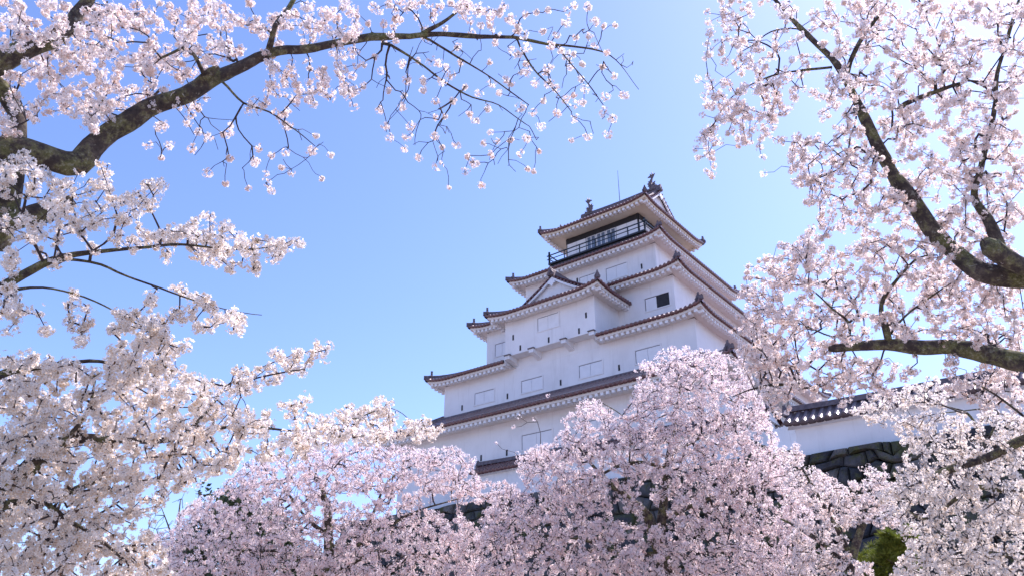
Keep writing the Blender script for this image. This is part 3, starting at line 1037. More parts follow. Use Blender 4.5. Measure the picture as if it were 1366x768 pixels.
def grow(limbs, targets, bf=0.35, seg=0.12, r0=0.0016, sag=0.06, wob=0.10, expo=0.42, rmax=0.03):
    """connect every target to the limbs (or to an earlier twig) by a short curved twig.
    returns nodes, parent index, radius, is_limb, distance-from-tip, tip flags"""
    node = []; par = []; plen = []; isl = []; lr = []
    for L in limbs:
        for i, p in enumerate(L):
            node.append(p[:3]); par.append(-1); isl.append(True); lr.append(p[3]); plen.append(0.25 * i / max(1, len(L)))
    cap = len(node) + len(targets) * 14 + 10
    X = np.zeros((cap, 3)); X[:len(node)] = np.array(node)
    nn = len(node)
    T = np.array(targets)
    m = len(T)
    bestc = np.full(m, 1e9); besti = np.zeros(m, int)
    A = X[:nn]; pl = np.array(plen)
    for k in range(m):
        d = np.linalg.norm(A - T[k], axis=1) + bf * pl
        i = int(np.argmin(d)); bestc[k] = d[i]; besti[k] = i
    alive = np.ones(m, bool)
    tips = []
    for it in range(m):
        k = int(np.argmin(bestc))
        i = besti[k]
        a, b_ = X[i], T[k]
        L = np.linalg.norm(b_ - a)
        n = int(min(12, max(1, round(L / seg))))
        side = rng.normal(0, 1, 3) * wob * L; side2 = rng.normal(0, 1, 3) * wob * L * 0.45; side3 = rng.normal(0, 1, 3) * wob * L * 0.1
        ids = []
        prev = i
        for q in range(1, n + 1):
            t = q / n
            p = a + (b_ - a) * t + side * math.sin(math.pi * t) * 0.7 + side2 * math.sin(2 * math.pi * t) + side3 * math.sin(4 * math.pi * t) + np.array([0, 0, sag * L * math.sin(math.pi * t)])
            X[nn] = p
            par.append(prev); isl.append(False); lr.append(0); plen.append(plen[i] + L * t)
            prev = nn; ids.append(nn); nn += 1
        tips.append(prev)
        bestc[k] = 1e9; alive[k] = False
        for j in ids:
            d = np.linalg.norm(T - X[j], axis=1) + bf * plen[j]
            up_ = alive & (d < bestc)
            bestc[up_] = d[up_]; besti[up_] = j
    X = X[:nn]; par = np.array(par); isl = np.array(isl)
    cnt = np.zeros(nn)
    for t in tips: cnt[t] += 1
    for j in range(nn - 1, -1, -1):
        if par[j] >= 0: cnt[par[j]] += cnt[j]
    lr = np.array(lr)
    rad = np.where(isl, lr, np.minimum(rmax, r0 * np.maximum(cnt, 1) ** expo))
    for j in range(nn):
        if not isl[j] and par[j] >= 0: rad[j] = min(rad[j], rad[par[j]])
    return X, par, rad, isl, cnt, np.array(tips)

def twig_mesh(name, X, par, rad, isl, parent, mat, sides=4):
    e = np.where((par >= 0))[0]
    a = X[par[e]]; b_ = X[e]
    ra = np.minimum(rad[par[e]], rad[e] * 1.35); rb = rad[e]
    t = b_ - a
    ln = np.linalg.norm(t, axis=1)[:, None] + 1e-9
    t = t / ln
    ref = np.where(np.abs(t[:, 2:3]) > 0.9, np.array([[1., 0, 0]]), np.array([[0, 0, 1.]]))
    x = np.cross(ref, t); x /= np.linalg.norm(x, axis=1)[:, None] + 1e-9
    y = np.cross(t, x)
    ext = t * (rb[:, None] * 0.5)
    V = np.zeros((len(e), 2 * sides, 3))
    for k in range(sides):
        an = 2 * math.pi * k / sides
        o = x * math.cos(an) + y * math.sin(an)
        V[:, k] = a - ext + o * ra[:, None]
        V[:, sides + k] = b_ + ext + o * rb[:, None]
    Q = []
    for k in range(sides):
        Q.append((k, (k + 1) % sides, sides + (k + 1) % sides, sides + k))
    Q = (np.array(Q)[None] + (np.arange(len(e)) * 2 * sides)[:, None, None]).reshape(-1, 4)
    return fast_mesh(name, V.reshape(-1, 3), Q, mat, parent, smooth=True)

def cherry(name, label, base, trunk, limbs, dense, tip_only, petal, nf, rp, rf, group, cat='cherry tree',
           r0=0.0016, spacing=0.07, seg=0.12, bf=0.35, thin=0.007, keep_p=1.0, sides=12, bud=0.5, sag=0.06, step=0.06, jit=0.5, nf_tip=None, bare_p=0, wob=.12, extra=None, clump=0.16):
    """trunk and limbs are lists of (x,y,z,r) rows; dense targets carry flowers all along, tip_only ones a single ball at the tip"""
    root = empty(name, base)
    tag(root, label, cat, group)
    B = np.array(base, float)
    tp = smooth_path(trunk, step)
    q = tp.copy(); q[:, :3] -= B
    limb_mesh(q, sides).build('trunk', M['bark'], root, smooth=True)
    paths = [tp]
    for lb in limbs:
        lp = smooth_path(lb, step)
        paths.append(lp)
        q = lp.copy(); q[:, :3] -= B
        limb_mesh(q, sides if lp[0, 3] > 0.04 else 7).build('limb', M['bark'], root, smooth=True)
    targets = dense if tip_only is None else (np.vstack([dense, tip_only]) if len(dense) else tip_only)
    if extra is not None:
        targets = np.vstack([targets, extra])
    X, par, rad, isl, cnt, tips = grow(paths, targets, bf=bf, seg=seg, r0=r0, sag=sag, wob=wob)
    if extra is not None:
        E_ = np.array(extra)
        tips = np.array([t for t in tips if np.min(np.sum((E_ - X[t]) ** 2, axis=1)) > 1e-8])
    twig_mesh('twigs' if petal is not None else 'crown', X - B, par, rad, isl, root, M['twig'])
    if petal is None: return root
    # flower balls: along thin twigs, and on every tip
    e = np.where((par >= 0) & (rad < thin))[0]
    if tip_only is not None and len(tip_only):
        tt = np.array(tip_only)
        keep_e = []
        dd = np.array(dense) if len(dense) else np.zeros((0, 3))
        for j in e:
            if len(dd) and np.min(np.sum((dd - X[j]) ** 2, axis=1)) < 0.35 ** 2:
                if np.min(np.sum((tt - X[j]) ** 2, axis=1)) > np.min(np.sum((dd - X[j]) ** 2, axis=1)):
                    keep_e.append(j)
        e = np.array(keep_e, int)
    C = []
    if len(e):
        a, b_ = X[par[e]], X[e]
        ln = np.linalg.norm(b_ - a, axis=1)
        k = np.maximum(1, np.round(ln / spacing + rng.uniform(-0.5, 0.5, len(ln)))).astype(int)
        idx = np.repeat(np.arange(len(e)), k)
        tt_ = rng.uniform(0, 1, len(idx))
        c = a[idx] + (b_ - a)[idx] * tt_[:, None] + rng.normal(0, rp * jit, (len(idx), 3))
        w = clump
        q = c / w
        fld = np.sin(q[:, 0] * 1.9 + 1.3 * np.sin(q[:, 1])) + np.sin(q[:, 1] * 2.3 + 1.1 * np.sin(q[:, 2] * 1.2)) + np.sin(q[:, 2] * 2.6 + 1.2 * np.sin(q[:, 0] * 1.1))
        c = c[rng.uniform(size=len(c)) < keep_p * np.clip(0.80 + 0.40 * fld, 0.14, 1.0)]
        C.append(c)
    tipc = X[tips] + rng.normal(0, rp * 0.15, (len(tips), 3))
    nfs = [np.full(len(c), nf) for c in C] + [np.full(len(tipc), nf_tip or nf)]
    if bare_p: nfs[-1] = np.where(rng.uniform(size=len(tipc)) < bare_p, 0, nfs[-1])
    C.append(tipc)
    C = np.vstack(C)
    nfs = np.concatenate(nfs)
    C, nfs = C[nfs > 0], nfs[nfs > 0]
    blossoms('blossoms', C - B, nfs, rp, rf, petal, root)
    if bud: calyces(C - B, root, bud, rp * 0.30)
    print(name, 'targets', len(targets), 'nodes', len(X), 'balls', len(C))
    return root

def L3(rows):   # (px, py, dist, radius) rows -> (x,y,z,r)
    return [(*at(a, b_, d), r) for (a, b_, d, r) in rows]

GRP = 'flowering cherry trees around the castle'

# --- upper left tree: trunk just out of the picture, one long mossy limb arching over the sky
tipsA = [(193,192),(217,213),(227,192),(257,202),(278,229),(298,246),(300,205),(283,180),(313,172),(297,180),(333,247),(350,245),(369,252),(393,237),(430,242),(423,183),(443,204),(420,203),(387,200),(380,223),(355,230),(348,219),(360,211),(347,197),(333,217),(252,148),(262,172),
 (830,35),(835,127),(823,157),(811,172),(792,182),(763,178),(817,103),(805,127),(805,150),(782,136),(767,155),(773,105),(742,150),(725,132),(717,163),(707,183),(717,200),(703,230),(715,223),(688,207),(688,182),(658,206),(665,192),(640,218),(629,218),(621,208),(636,243),(620,233),(600,255),(611,193),(582,222),(561,209),(541,202),(588,198),(577,178),(578,154),(592,148),(522,183),(520,167),(543,178),(550,172),(512,146),(537,142),(545,127),(563,124),(578,135),(605,133),(630,150),(638,164),(645,188),(660,180),(655,143),(695,140),(705,148),(565,107),(598,100),(555,83),(537,90),(650,78),(655,57),(672,100),(652,112),(678,110),(702,100),(715,110),(728,110),(733,87),(757,75),(775,85),(760,90),(710,70),(688,67),(675,63),(735,60),(770,65),(812,70),(758,35),(780,47),(742,50),(725,37),(702,23),(695,40),(805,37),(793,28),(788,7),(755,18),(605,63),(585,82),(475,20),(513,12),(533,32),(492,33),(505,80),(507,97),(488,88),(472,103),(485,117),(515,117),(468,137),(457,75),(638,10),(673,28),(668,7),(642,33),(612,10),(690,95),(745,120),(755,130),(700,85),(770,125),(780,115),(765,140),(725,95),(640,122),(620,112),(575,88),(590,110),(545,110),(660,36),(655,22),(595,35),(580,20),(555,28),(545,10),(625,30),(630,48),(610,80),(590,92),(660,128),(748,68),(765,52),(790,60),(800,90),(745,30),(765,8),(735,10),(718,15)]
def tipsL(lst, d0, d1, n=1, j=3):
    out = []
    for (a, b_) in lst:
        d = rng.uniform(d0, d1)
        for _ in range(n):
            out.append(at(a + rng.normal(0, j), b_ + rng.normal(0, j), d + rng.normal(0, 0.05)))
    return np.array(out)
dA = 7.4
denseA = np.vstack([
    poly_sample([(0,0),(130,0),(150,60),(120,120),(60,150),(0,190)], 6.05, 6.4, 8.6),
    poly_sample([(120,0),(330,0),(315,70),(240,112),(200,150),(150,165),(110,180),(60,150),(110,120),(150,60)], 5.50, 6.6, 8.6),
    poly_sample([(330,0),(640,0),(610,25),(540,42),(440,55),(360,62),(300,80)], 3.96, 6.8, 8.4),
    poly_sample([(350,92),(430,78),(450,125),(430,150),(380,130),(345,120)], 3.96, 7.0, 7.8),
    poly_sample([(236,148),(268,140),(270,160),(240,165)], 4.40, 7.0, 7.5),
    poly_sample([(430,60),(470,60),(480,120),(455,140),(440,100)], 3.85, 7.0, 7.8),
    poly_sample([(640,0),(700,0),(690,45),(620,45)], 2.20, 7.0, 8.0),
])
bareA = np.vstack([poly_sample([(470,40),(850,40),(850,120),(800,180),(700,230),(600,240),(500,170)], 1.87, 7.2, 8.2), poly_sample([(150,140),(440,110),(440,230),(300,240),(190,190)], 1.43, 7.0, 7.6)])
limbsA = [
    L3([(-60,214,7.0,.15),(0,204,7.0,.115),(40,203,7.0,.098),(75,210,7.05,.094),(106,214,7.1,.090),(122,196,7.15,.083),(146,178,7.18,.078),(170,166,7.2,.076),(210,142,7.25,.072),(250,126,7.3,.068),(290,100,7.35,.060),(330,86,7.4,.051),(375,68,7.45,.043),(420,64,7.5,.037),(500,53,7.6,.031),(565,45,7.7,.024),(640,48,7.8,.018),(720,55,7.9,.014),(790,64,8.0,.009),(822,80,8.0,.005),(852,120,8.05,.003)]),
    L3([(-60,110,7.2,.11),(0,76,7.2,.085),(40,58,7.25,.075),(75,50,7.3,.066),(105,30,7.35,.056),(125,-10,7.4,.045),(140,-70,7.5,.03)]),
    L3([(256,122,7.3,.040),(275,102,7.25,.036),(292,87,7.22,.030)]),
    L3([(272,100,7.25,.018),(250,68,7.1,.014),(215,78,7.0,.009)]),
    L3([(357,72,7.45,.026),(362,55,7.4,.024),(368,35,7.4,.022),(385,12,7.5,.018),(402,-20,7.6,.014)]),
    L3([(563,46,7.7,.02),(590,32,7.7,.016),(612,15,7.7,.012),(635,-10,7.8,.010)]),
    L3([(510,58,7.6,.012),(555,80,7.6,.010),(590,105,7.55,.009),(630,130,7.5,.007),(665,140,7.5,.005),(700,165,7.45,.004)]),
    L3([(565,50,7.7,.011),(610,75,7.7,.009),(650,100,7.7,.007),(680,122,7.65,.006),(705,140,7.65,.004)]),
    L3([(690,53,7.9,.010),(712,90,7.85,.008),(740,120,7.8,.006),(762,150,7.8,.004)]),
    L3([(735,57,7.9,.009),(760,85,7.85,.007),(790,118,7.8,.005),(805,140,7.8,.003)]),
    L3([(295,108,7.3,.013),(325,138,7.2,.009),(360,150,7.15,.007),(395,175,7.1,.005),(420,198,7.1,.003)]),
    L3([(-60,330,7.0,.15),(0,306,6.95,.085),(45,288,6.95,.075),(78,278,6.95,.066),(94,266,6.95,.055)]),
    L3([(-10,330,7.05,.10),(8,265,7.05,.085),(18,215,7.05,.075),(20,165,7.1,.065),(8,130,7.15,.055),(-10,100,7.2,.05)]),
]
gA = at(-230, 640, 6.6)
trunkA = [(gA[0], gA[1], -0.1, .34), (gA[0] + .15, gA[1] + .05, 1.3, .28), (*at(-150, 420, 6.9), .24), (*at(-95, 300, 7.0), .20), (*at(-60, 200, 7.1), .16), (*at(-70, 90, 7.2), .11)]
cherry('cherry_tree', 'white cherry tree whose long mossy limb arches over the open sky above the tower', (gA[0], gA[1], 0), trunkA, limbsA, denseA, tipsL(tipsA, 7.0, 8.3, 1),
       M['petal_blush'], 14, .037, .0165, GRP, spacing=.062, r0=.0028, bf=.45, sag=.05, nf_tip=26, seg=.07, extra=bareA)

# --- left tree with white sprays reaching in from the left edge, filling the lower left corner
denseB = np.vstack([
    poly_sample([(0,195),(45,190),(60,240),(130,222),(150,215),(145,245),(200,235),(236,250),(240,265),(205,280),(170,272),(130,290),(100,300),(-20,300)], 4.0, 5.8, 7.2),
    poly_sample([(30,305),(100,282),(160,272),(215,277),(250,297),(330,320),(325,350),(275,350),(240,345),(200,340),(150,335),(90,340),(60,380),(0,395),(0,330)], 3.2, 5.8, 7.0),
    poly_sample([(255,290),(285,285),(320,298),(330,318),(402,318),(405,326),(375,340),(345,366),(312,366),(278,352),(250,330)], 9, 6.0, 6.8),
    poly_sample([(205,375),(245,385),(290,400),(312,402),(352,422),(320,446),(270,440),(232,425),(200,395)], 5.5, 5.9, 6.8),
    poly_sample([(95,393),(150,405),(215,425),(240,450),(212,475),(190,455),(150,450),(138,425),(95,410)], 9, 5.9, 6.8),
    poly_sample([(140,452),(175,455),(228,455),(258,460),(225,500),(180,520),(148,520)], 9, 5.8, 6.8),
    poly_sample([(0,400),(22,395),(26,440),(12,450),(0,448)], 7, 5.9, 6.6),
    poly_sample([(45,405),(62,402),(68,440),(42,440)], 5, 5.9, 6.6),
    poly_sample([(92,425),(115,425),(115,445),(95,442)], 6, 5.9, 6.6),
    poly_sample([(92,450),(112,452),(110,475),(92,470)], 6, 5.9, 6.6),
    poly_sample([(0,472),(70,470),(110,490),(165,480),(232,495),(290,512),(330,490),(345,520),(300,535),(360,560),(440,570),(520,575),(520,590),(430,600),(385,620),(330,612),(300,630),(262,640),(228,655),(-30,660)], 10.5, 5.9, 7.3),
    poly_sample([(-30,650),(225,648),(205,690),(235,768),(240,800),(-30,800)], 10, 5.9, 7.3),
    poly_sample([(300,500),(330,482),(370,468),(432,458),(447,466),(420,492),(372,504),(340,522),(300,530)], 7, 6.4, 7.4),
    poly_sample([(345,548),(390,530),(415,532),(418,555),(380,562)], 8, 6.4, 7.4),
    poly_sample([(440,548),(500,535),(512,522),(520,535),(518,560),(595,560),(600,575),(520,592),(450,590),(420,570)], 12, 6.6, 7.6),
])
limbsB = [
    L3([(-80,420,6.4,.05),(0,380,6.4,.034),(45,360,6.4,.028),(90,342,6.4,.022),(140,334,6.4,.016),(200,329,6.4,.012),(240,326,6.4,.009),(310,332,6.4,.006),(360,330,6.4,.004)]),
    L3([(88,346,6.4,.012),(135,352,6.4,.010),(180,372,6.35,.008),(240,395,6.35,.006),(300,412,6.35,.004),(350,420,6.35,.003)]),
    L3([(-90,425,6.4,.022),(-30,396,6.4,.014),(40,382,6.4,.010),(85,388,6.4,.008),(130,404,6.4,.006),(175,430,6.4,.005),(215,455,6.4,.004)]),
    L3([(-120,690,6.6,.085),(0,650,6.6,.06),(50,612,6.6,.05),(90,588,6.6,.04),(140,585,6.6,.03),(210,588,6.6,.024),(260,580,6.6,.018),(300,570,6.7,.013),(385,573,6.8,.008),(450,570,6.9,.005)]),
    L3([(-90,560,6.5,.05),(0,500,6.5,.03),(60,488,6.5,.018),(130,482,6.5,.012),(185,492,6.5,.006)]),
    L3([(240,582,6.7,.014),(275,545,6.8,.011),(300,515,6.9,.009),(350,490,7.0,.006),(400,470,7.0,.004),(440,463,7.0,.003)]),
    L3([(-100,700,6.5,.06),(0,672,6.5,.038),(60,668,6.5,.030),(95,655,6.5,.025),(125,640,6.5,.018)]),
    L3([(60,668,6.5,.02),(95,695,6.5,.016),(140,722,6.5,.012),(165,742,6.5,.007)]),
    L3([(30,630,6.6,.03),(60,608,6.55,.02),(110,560,6.5,.014),(125,530,6.5,.01),(130,505,6.5,.006)]),
    L3([(440,570,6.9,.006),(480,556,7.0,.005),(520,545,7.1,.004),(560,570,7.2,.003)]),
]
gB = at(-330, 760, 6.6)
trunkB = [(gB[0], gB[1], -0.1, .26), (gB[0] + .1, gB[1], 1.0, .2), (*at(-150, 700, 6.6), .15), (*at(-110, 560, 6.5), .10), (*at(-90, 430, 6.4), .06)]
cherry('cherry_tree', 'near white cherry tree whose blossom sprays fill the lower left corner of the view', (gB[0], gB[1], 0), trunkB, limbsB, denseB, None,
       M['petal_white'], 14, .038, .0170, GRP, spacing=.055, r0=.0028)

# --- right tree: thick limb rising from the right edge, second mossy limb low down
denseC = np.vstack([
    poly_sample([(955,0),(1110,0),(1105,60),(1085,90),(1060,110),(1030,100),(1000,95),(960,85),(945,40)], 4.48, 8.2, 10.0),
    poly_sample([(1000,85),(1060,100),(1075,120),(1040,150),(1010,165),(985,150),(960,170),(940,150),(945,105)], 7.00, 8.2, 9.6),
    poly_sample([(938,128),(975,135),(1000,150),(1020,170),(1015,190),(985,200),(960,180),(935,195)], 7.70, 8.2, 9.6),
    poly_sample([(1015,120),(1060,120),(1060,150),(1040,165),(1018,185)], 7.00, 8.2, 9.6),
    poly_sample([(930,160),(955,150),(958,200),(950,240),(932,215)], 7.00, 8.2, 9.4),
    poly_sample([(1105,0),(1366,0),(1390,-20),(1390,130),(1280,140),(1180,130),(1110,90)], 7.84, 8.0, 10.5),
    poly_sample([(1075,125),(1115,90),(1180,130),(1280,140),(1366,130),(1366,230),(1250,240),(1180,190),(1120,180),(1085,150)], 8.68, 8.0, 10.5),
    poly_sample([(1042,180),(1100,180),(1160,190),(1200,230),(1250,240),(1366,230),(1366,320),(1260,320),(1200,305),(1140,300),(1090,290),(1060,260),(1055,215)], 9.80, 8.2, 10.5),
    poly_sample([(1035,330),(1085,300),(1130,300),(1240,320),(1366,325),(1366,470),(1250,450),(1110,462),(1060,500),(1010,470),(985,440),(1000,400),(1020,370)], 12.60, 8.4, 10.8),
    poly_sample([(972,346),(1000,352),(1035,335),(1030,375),(1000,385),(985,365)], 8.40, 8.8, 10.0),
    poly_sample([(975,440),(1010,430),(1060,500),(1065,545),(1040,560),(1005,510),(985,480)], 16.80, 8.8, 10.0),
    poly_sample([(1040,480),(1110,470),(1180,480),(1150,510),(1060,520)], 9.80, 8.6, 10.0),
    poly_sample([(1110,478),(1200,480),(1240,490),(1200,512),(1120,530)], 7.70, 8.8, 10.0),
    poly_sample([(1100,498),(1185,505),(1200,530),(1150,545),(1110,530)], 6.0, 8.8, 9.8),
    poly_sample([(985,385),(1040,360),(1065,420),(1060,490),(1010,480),(980,445)], 7.0, 8.8, 10.2),
    poly_sample([(1060,505),(1100,505),(1140,525),(1125,548),(1080,530)], 7.00, 8.8, 9.6),
    poly_sample([(1255,480),(1366,495),(1366,545),(1290,545),(1260,515)], 11.20, 8.6, 10.0),
])
tipsC = [(947,77),(945,63),(960,62),(937,78),(932,100),(940,103),(949,108),(950,235),(947,238),(936,210),(930,203),(940,195),(983,198),(1015,210),(1020,195),(1023,230),(1054,225),(1062,245),(1070,250),(1056,195),(970,10),(948,25),(943,14),(980,25),(990,40),(1010,60),(985,48),(1000,18),(1060,225),(1125,535),(1118,520),(1165,500),(1175,510),(1160,490)]
limbsC = [
    L3([(1420,372,8.6,.17),(1366,368,8.6,.125),(1312,356,8.6,.098),(1255,318,8.7,.082),(1218,270,8.8,.075),(1192,228,8.9,.064),(1166,182,9.0,.055),(1146,142,9.1,.046),(1118,92,9.2,.036),(1086,56,9.3,.029),(1055,25,9.4,.023),(1020,-15,9.5,.018)]),
    L3([(1375,368,8.55,.09),(1352,353,8.42,.083),(1332,338,8.33,.078),(1313,322,8.25,.074)]),
    L3([(1130,98,9.2,.026),(1132,82,9.2,.024),(1150,50,9.25,.02),(1172,22,9.3,.017),(1195,-10,9.4,.014)]),
    L3([(1110,90,9.2,.013),(1062,94,9.2,.011),(1030,102,9.15,.009),(990,122,9.1,.007),(965,145,9.1,.005),(945,190,9.1,.004),(950,230,9.1,.002)]),
    L3([(1064,39,9.4,.010),(1030,42,9.4,.008),(1005,60,9.3,.006),(990,85,9.3,.004),(960,110,9.3,.003),(938,130,9.3,.002)]),
    L3([(1345,358,8.65,.06),(1325,300,8.7,.045),(1300,262,8.8,.032),(1308,222,8.9,.028),(1322,165,9.0,.024),(1330,110,9.1,.02),(1345,60,9.2,.016),(1362,0,9.3,.012)]),
    L3([(1420,492,8.8,.12),(1366,484,8.8,.092),(1300,466,8.8,.083),(1250,467,8.8,.074),(1195,460,8.8,.064),(1150,461,8.8,.054),(1106,466,8.8,.042)]),
    L3([(1186,457,8.8,.035),(1183,440,8.75,.034),(1178,405,8.75,.022),(1195,375,8.8,.014),(1225,345,8.9,.009),(1250,340,8.9,.006)]),
    L3([(1133,460,8.8,.016),(1132,430,8.8,.013),(1110,410,8.8,.011),(1090,392,8.8,.008),(1070,380,8.9,.005)]),
    L3([(1132,448,8.8,.011),(1105,448,8.8,.009),(1075,435,8.8,.007),(1045,420,8.9,.004)]),
    L3([(1188,445,8.8,.012),(1215,415,8.8,.010),(1250,390,8.9,.007),(1280,370,9.0,.004)]),
    L3([(1200,145,9.0,.032),(1225,132,8.9,.026),(1260,118,8.85,.02),(1290,108,8.8,.012)]),
    L3([(1175,195,9.0,.014),(1140,172,9.0,.010),(1130,210,8.95,.007),(1100,190,8.95,.006),(1060,190,8.95,.004)]),
    L3([(1366,555,8.8,.012),(1320,520,8.8,.009),(1280,505,8.8,.006)]),
    L3([(1085,518,9.2,.010),(1040,512,9.2,.016),(1000,522,9.3,.010),(975,530,9.3,.005)]),
]
gC = at(1560, 760, 8.2)
trunkC = [(gC[0], gC[1], -0.1, .36), (gC[0] - .1, gC[1], 1.6, .29), (*at(1490, 520, 8.7), .25), (*at(1440, 400, 8.6), .20), (*at(1450, 280, 8.7), .13), (*at(1440, 120, 9.0), .08)]
cherry('cherry_tree', 'pale pink cherry tree at right whose sawn-off mossy limb reaches in beside the tower', (gC[0], gC[1], 0), trunkC, limbsC, denseC, tipsL(tipsC, 8.6, 9.4, 1),
       M['petal_blush'], 13, .036, .0165, GRP, spacing=.055, r0=.0030, nf_tip=20)

# --- lower right tree, in front of the rampart
denseD = np.vstack([
    poly_sample([(1366,540),(1290,545),(1240,560),(1205,585),(1200,610),(1180,640),(1170,670),(1250,670),(1366,650)], 21.84, 12.0, 15.0),
    poly_sample([(1366,640),(1250,660),(1180,670),(1175,695),(1205,712),(1212,745),(1366,768),(1366,640)], 20.38, 12.0, 15.0),
    poly_sample([(1200,740),(1366,740),(1366,790),(1180,790)], 18.93, 12.0, 15.0),
    poly_sample([(1185,520),(1240,500),(1275,515),(1260,560),(1210,590),(1180,575),(1140,560),(1135,545)], 16.80, 12.0, 14.0),
])
limbsD = [
    L3([(1420,570,12.6,.085),(1366,588,12.6,.07),(1320,608,12.6,.06),(1270,625,12.6,.052),(1226,643,12.6,.042)]),
    L3([(1440,700,13.0,.07),(1366,660,13.0,.05),(1300,650,13.1,.03),(1240,690,13.2,.018),(1210,680,13.2,.01)]),
    L3([(1330,600,12.7,.03),(1310,575,12.8,.022),(1290,550,12.9,.016),(1260,540,13.0,.009),(1230,525,13.0,.005)]),
    L3([(1300,620,12.7,.02),(1330,560,12.8,.016),(1320,545,12.9,.012),(1255,550,13.0,.006)]),
    L3([(1440,730,13.0,.05),(1366,745,13.2,.03),(1300,735,13.4,.018),(1240,750,13.5,.009)]),
]
gD = at(1490, 850, 12.6)
trunkD = [(gD[0], gD[1], -0.1, .26), (gD[0], gD[1], 1.2, .2), (*at(1455, 700, 12.9), .15), (*at(1435, 600, 12.8), .11), (*at(1430, 500, 12.9), .06)]
cherry('cherry_tree', 'white cherry tree in the lower right corner with a bare straight limb before the rampart', (gD[0], gD[1], 0), trunkD, limbsD, denseD, None,
       M['petal_white'], 13, .042, .0172, GRP, spacing=.06, r0=.0034, clump=.2, seg=.16, thin=.012, bud=.25)

# --- tree in the middle, in front of the stone base and the tower's foot
denseE = np.vstack([
    poly_sample([(690,640),(690,615),(705,598),(740,588),(762,545),(790,530),(812,552),(830,560),(842,530),(858,480),(885,465),(920,462),(960,470),(990,480),(1010,520),(1030,560),(1040,600),(1060,640),(900,640),(800,630)], 48.75, 19.5, 23.0),
    poly_sample([(660,650),(700,640),(800,630),(815,650),(780,690),(780,768),(620,768),(640,800),(640,700)], 43.88, 19.5, 23.0),
    poly_sample([(850,640),(1060,640),(1085,680),(1090,800),(890,800),(900,700)], 42.25, 19.5, 23.0),
    poly_sample([(735,625),(800,632),(850,640),(860,690),(800,705),(740,690)], 20.80, 19.5, 22.0),
    poly_sample([(770,690),(850,700),(895,700),(895,800),(770,800)], 40.62, 19.5, 22.0),
])
limbsE = [
    L3([(880,735,21.5,.16),(862,690,21.4,.13),(838,665,21.3,.10),(815,645,21.2,.07),(790,620,21.2,.04),(765,585,21.2,.02)]),
    L3([(878,728,21.5,.14),(884,680,21.5,.11),(890,640,21.5,.09),(893,605,21.5,.07),(900,570,21.6,.05),(905,530,21.6,.03),(910,490,21.6,.015)]),
    L3([(892,625,21.5,.05),(860,617,21.4,.05),(822,622,21.4,.04),(780,640,21.3,.02),(740,625,21.2,.012)]),
    L3([(893,608,21.5,.05),(930,585,21.6,.035),(960,570,21.7,.03),(990,550,21.8,.015)]),
    L3([(890,690,21.5,.06),(930,670,21.6,.05),(975,655,21.7,.035),(1020,650,21.8,.02),(1060,660,21.8,.012)]),
    L3([(875,738,21.5,.06),(830,740,21.3,.045),(780,720,21.2,.03),(730,715,21.0,.02),(690,690,21.0,.012)]),
    L3([(830,658,21.3,.03),(840,600,21.2,.025),(835,560,21.2,.015),(800,535,21.2,.008)]),
]
gE = at(892, 860, 21.5)
trunkE = [(gE[0], gE[1], -0.1, .32), (gE[0], gE[1], 1.0, .26), (*at(888, 790, 21.5), .22), (*at(880, 735, 21.5), .18)]
tipsE = [(737, 529), (690, 553), (715, 556), (690, 570), (664, 590), (812, 540), (846, 493)]
cherry('cherry_tree', 'pink cherry tree in the middle, standing before the stone rampart below the tower', (gE[0], gE[1], 0), trunkE, limbsE, denseE, tipsL(tipsE, 20.5, 21.5, 1),
       M['petal_pink'], 14, .060, .0225, GRP, spacing=.075, r0=.005, clump=.28, seg=.25, thin=.02, bud=.12, step=.15, sides=10)

# --- pink tree left of the middle
denseF = np.vstack([
    poly_sample([(380,640),(400,600),(450,590),(520,592),(560,600),(600,595),(622,603),(636,608),(630,625),(640,640),(600,655),(560,665),(480,660),(420,660)], 50.70, 21.0, 25.0),
    poly_sample([(300,690),(330,640),(390,640),(440,665),(560,668),(600,690),(640,700),(645,800),(420,800),(340,800),(320,720)], 47.32, 21.0, 25.0),
    poly_sample([(255,668),(285,655),(320,680),(330,720),(345,800),(200,800),(205,715),(230,700)], 43.94, 21.0, 25.0),
    poly_sample([(600,650),(640,640),(690,640),(690,655),(650,672),(610,670)], 43.94, 21.0, 24.0),
    poly_sample([(330,610),(385,605),(400,625),(385,645),(310,665),(290,655)], 43.94, 21.0, 24.0),
])
limbsF = [
    L3([(437,760,23.5,.15),(440,725,23.4,.13),(438,700,23.4,.11),(434,675,23.4,.08),(428,650,23.4,.06),(440,630,23.4,.03),(460,605,23.5,.015)]),
    L3([(438,715,23.4,.07),(410,690,23.3,.05),(390,665,23.3,.035),(370,640,23.3,.02),(350,625,23.3,.01)]),
    L3([(440,730,23.4,.08),(480,725,23.3,.06),(520,700,23.2,.05),(560,680,23.2,.03),(610,665,23.2,.015)]),
    L3([(450,760,23.5,.08),(500,735,23.3,.05),(540,735,23.2,.04),(590,745,23.2,.02),(630,735,23.2,.01)]),
    L3([(480,722,23.3,.05),(500,680,23.3,.04),(520,640,23.3,.025),(560,615,23.3,.012)]),
    L3([(430,765,23.5,.06),(380,735,23.4,.05),(330,735,23.3,.03),(280,720,23.3,.015)]),
]
gF = at(442, 850, 23.5)
trunkF = [(gF[0], gF[1], -0.1, .30), (gF[0], gF[1], 1.0, .25), (*at(440, 785, 23.5), .20), (*at(437, 760, 23.5), .16)]
cherry('cherry_tree', 'deeper pink cherry tree left of the tower, half hidden behind the white sprays', (gF[0], gF[1], 0), trunkF, limbsF, denseF, None,
       M['petal_pink'], 14, .060, .0225, GRP, spacing=.075, r0=.005, clump=.28, seg=.25, thin=.02, bud=.10, step=.15, sides=10)

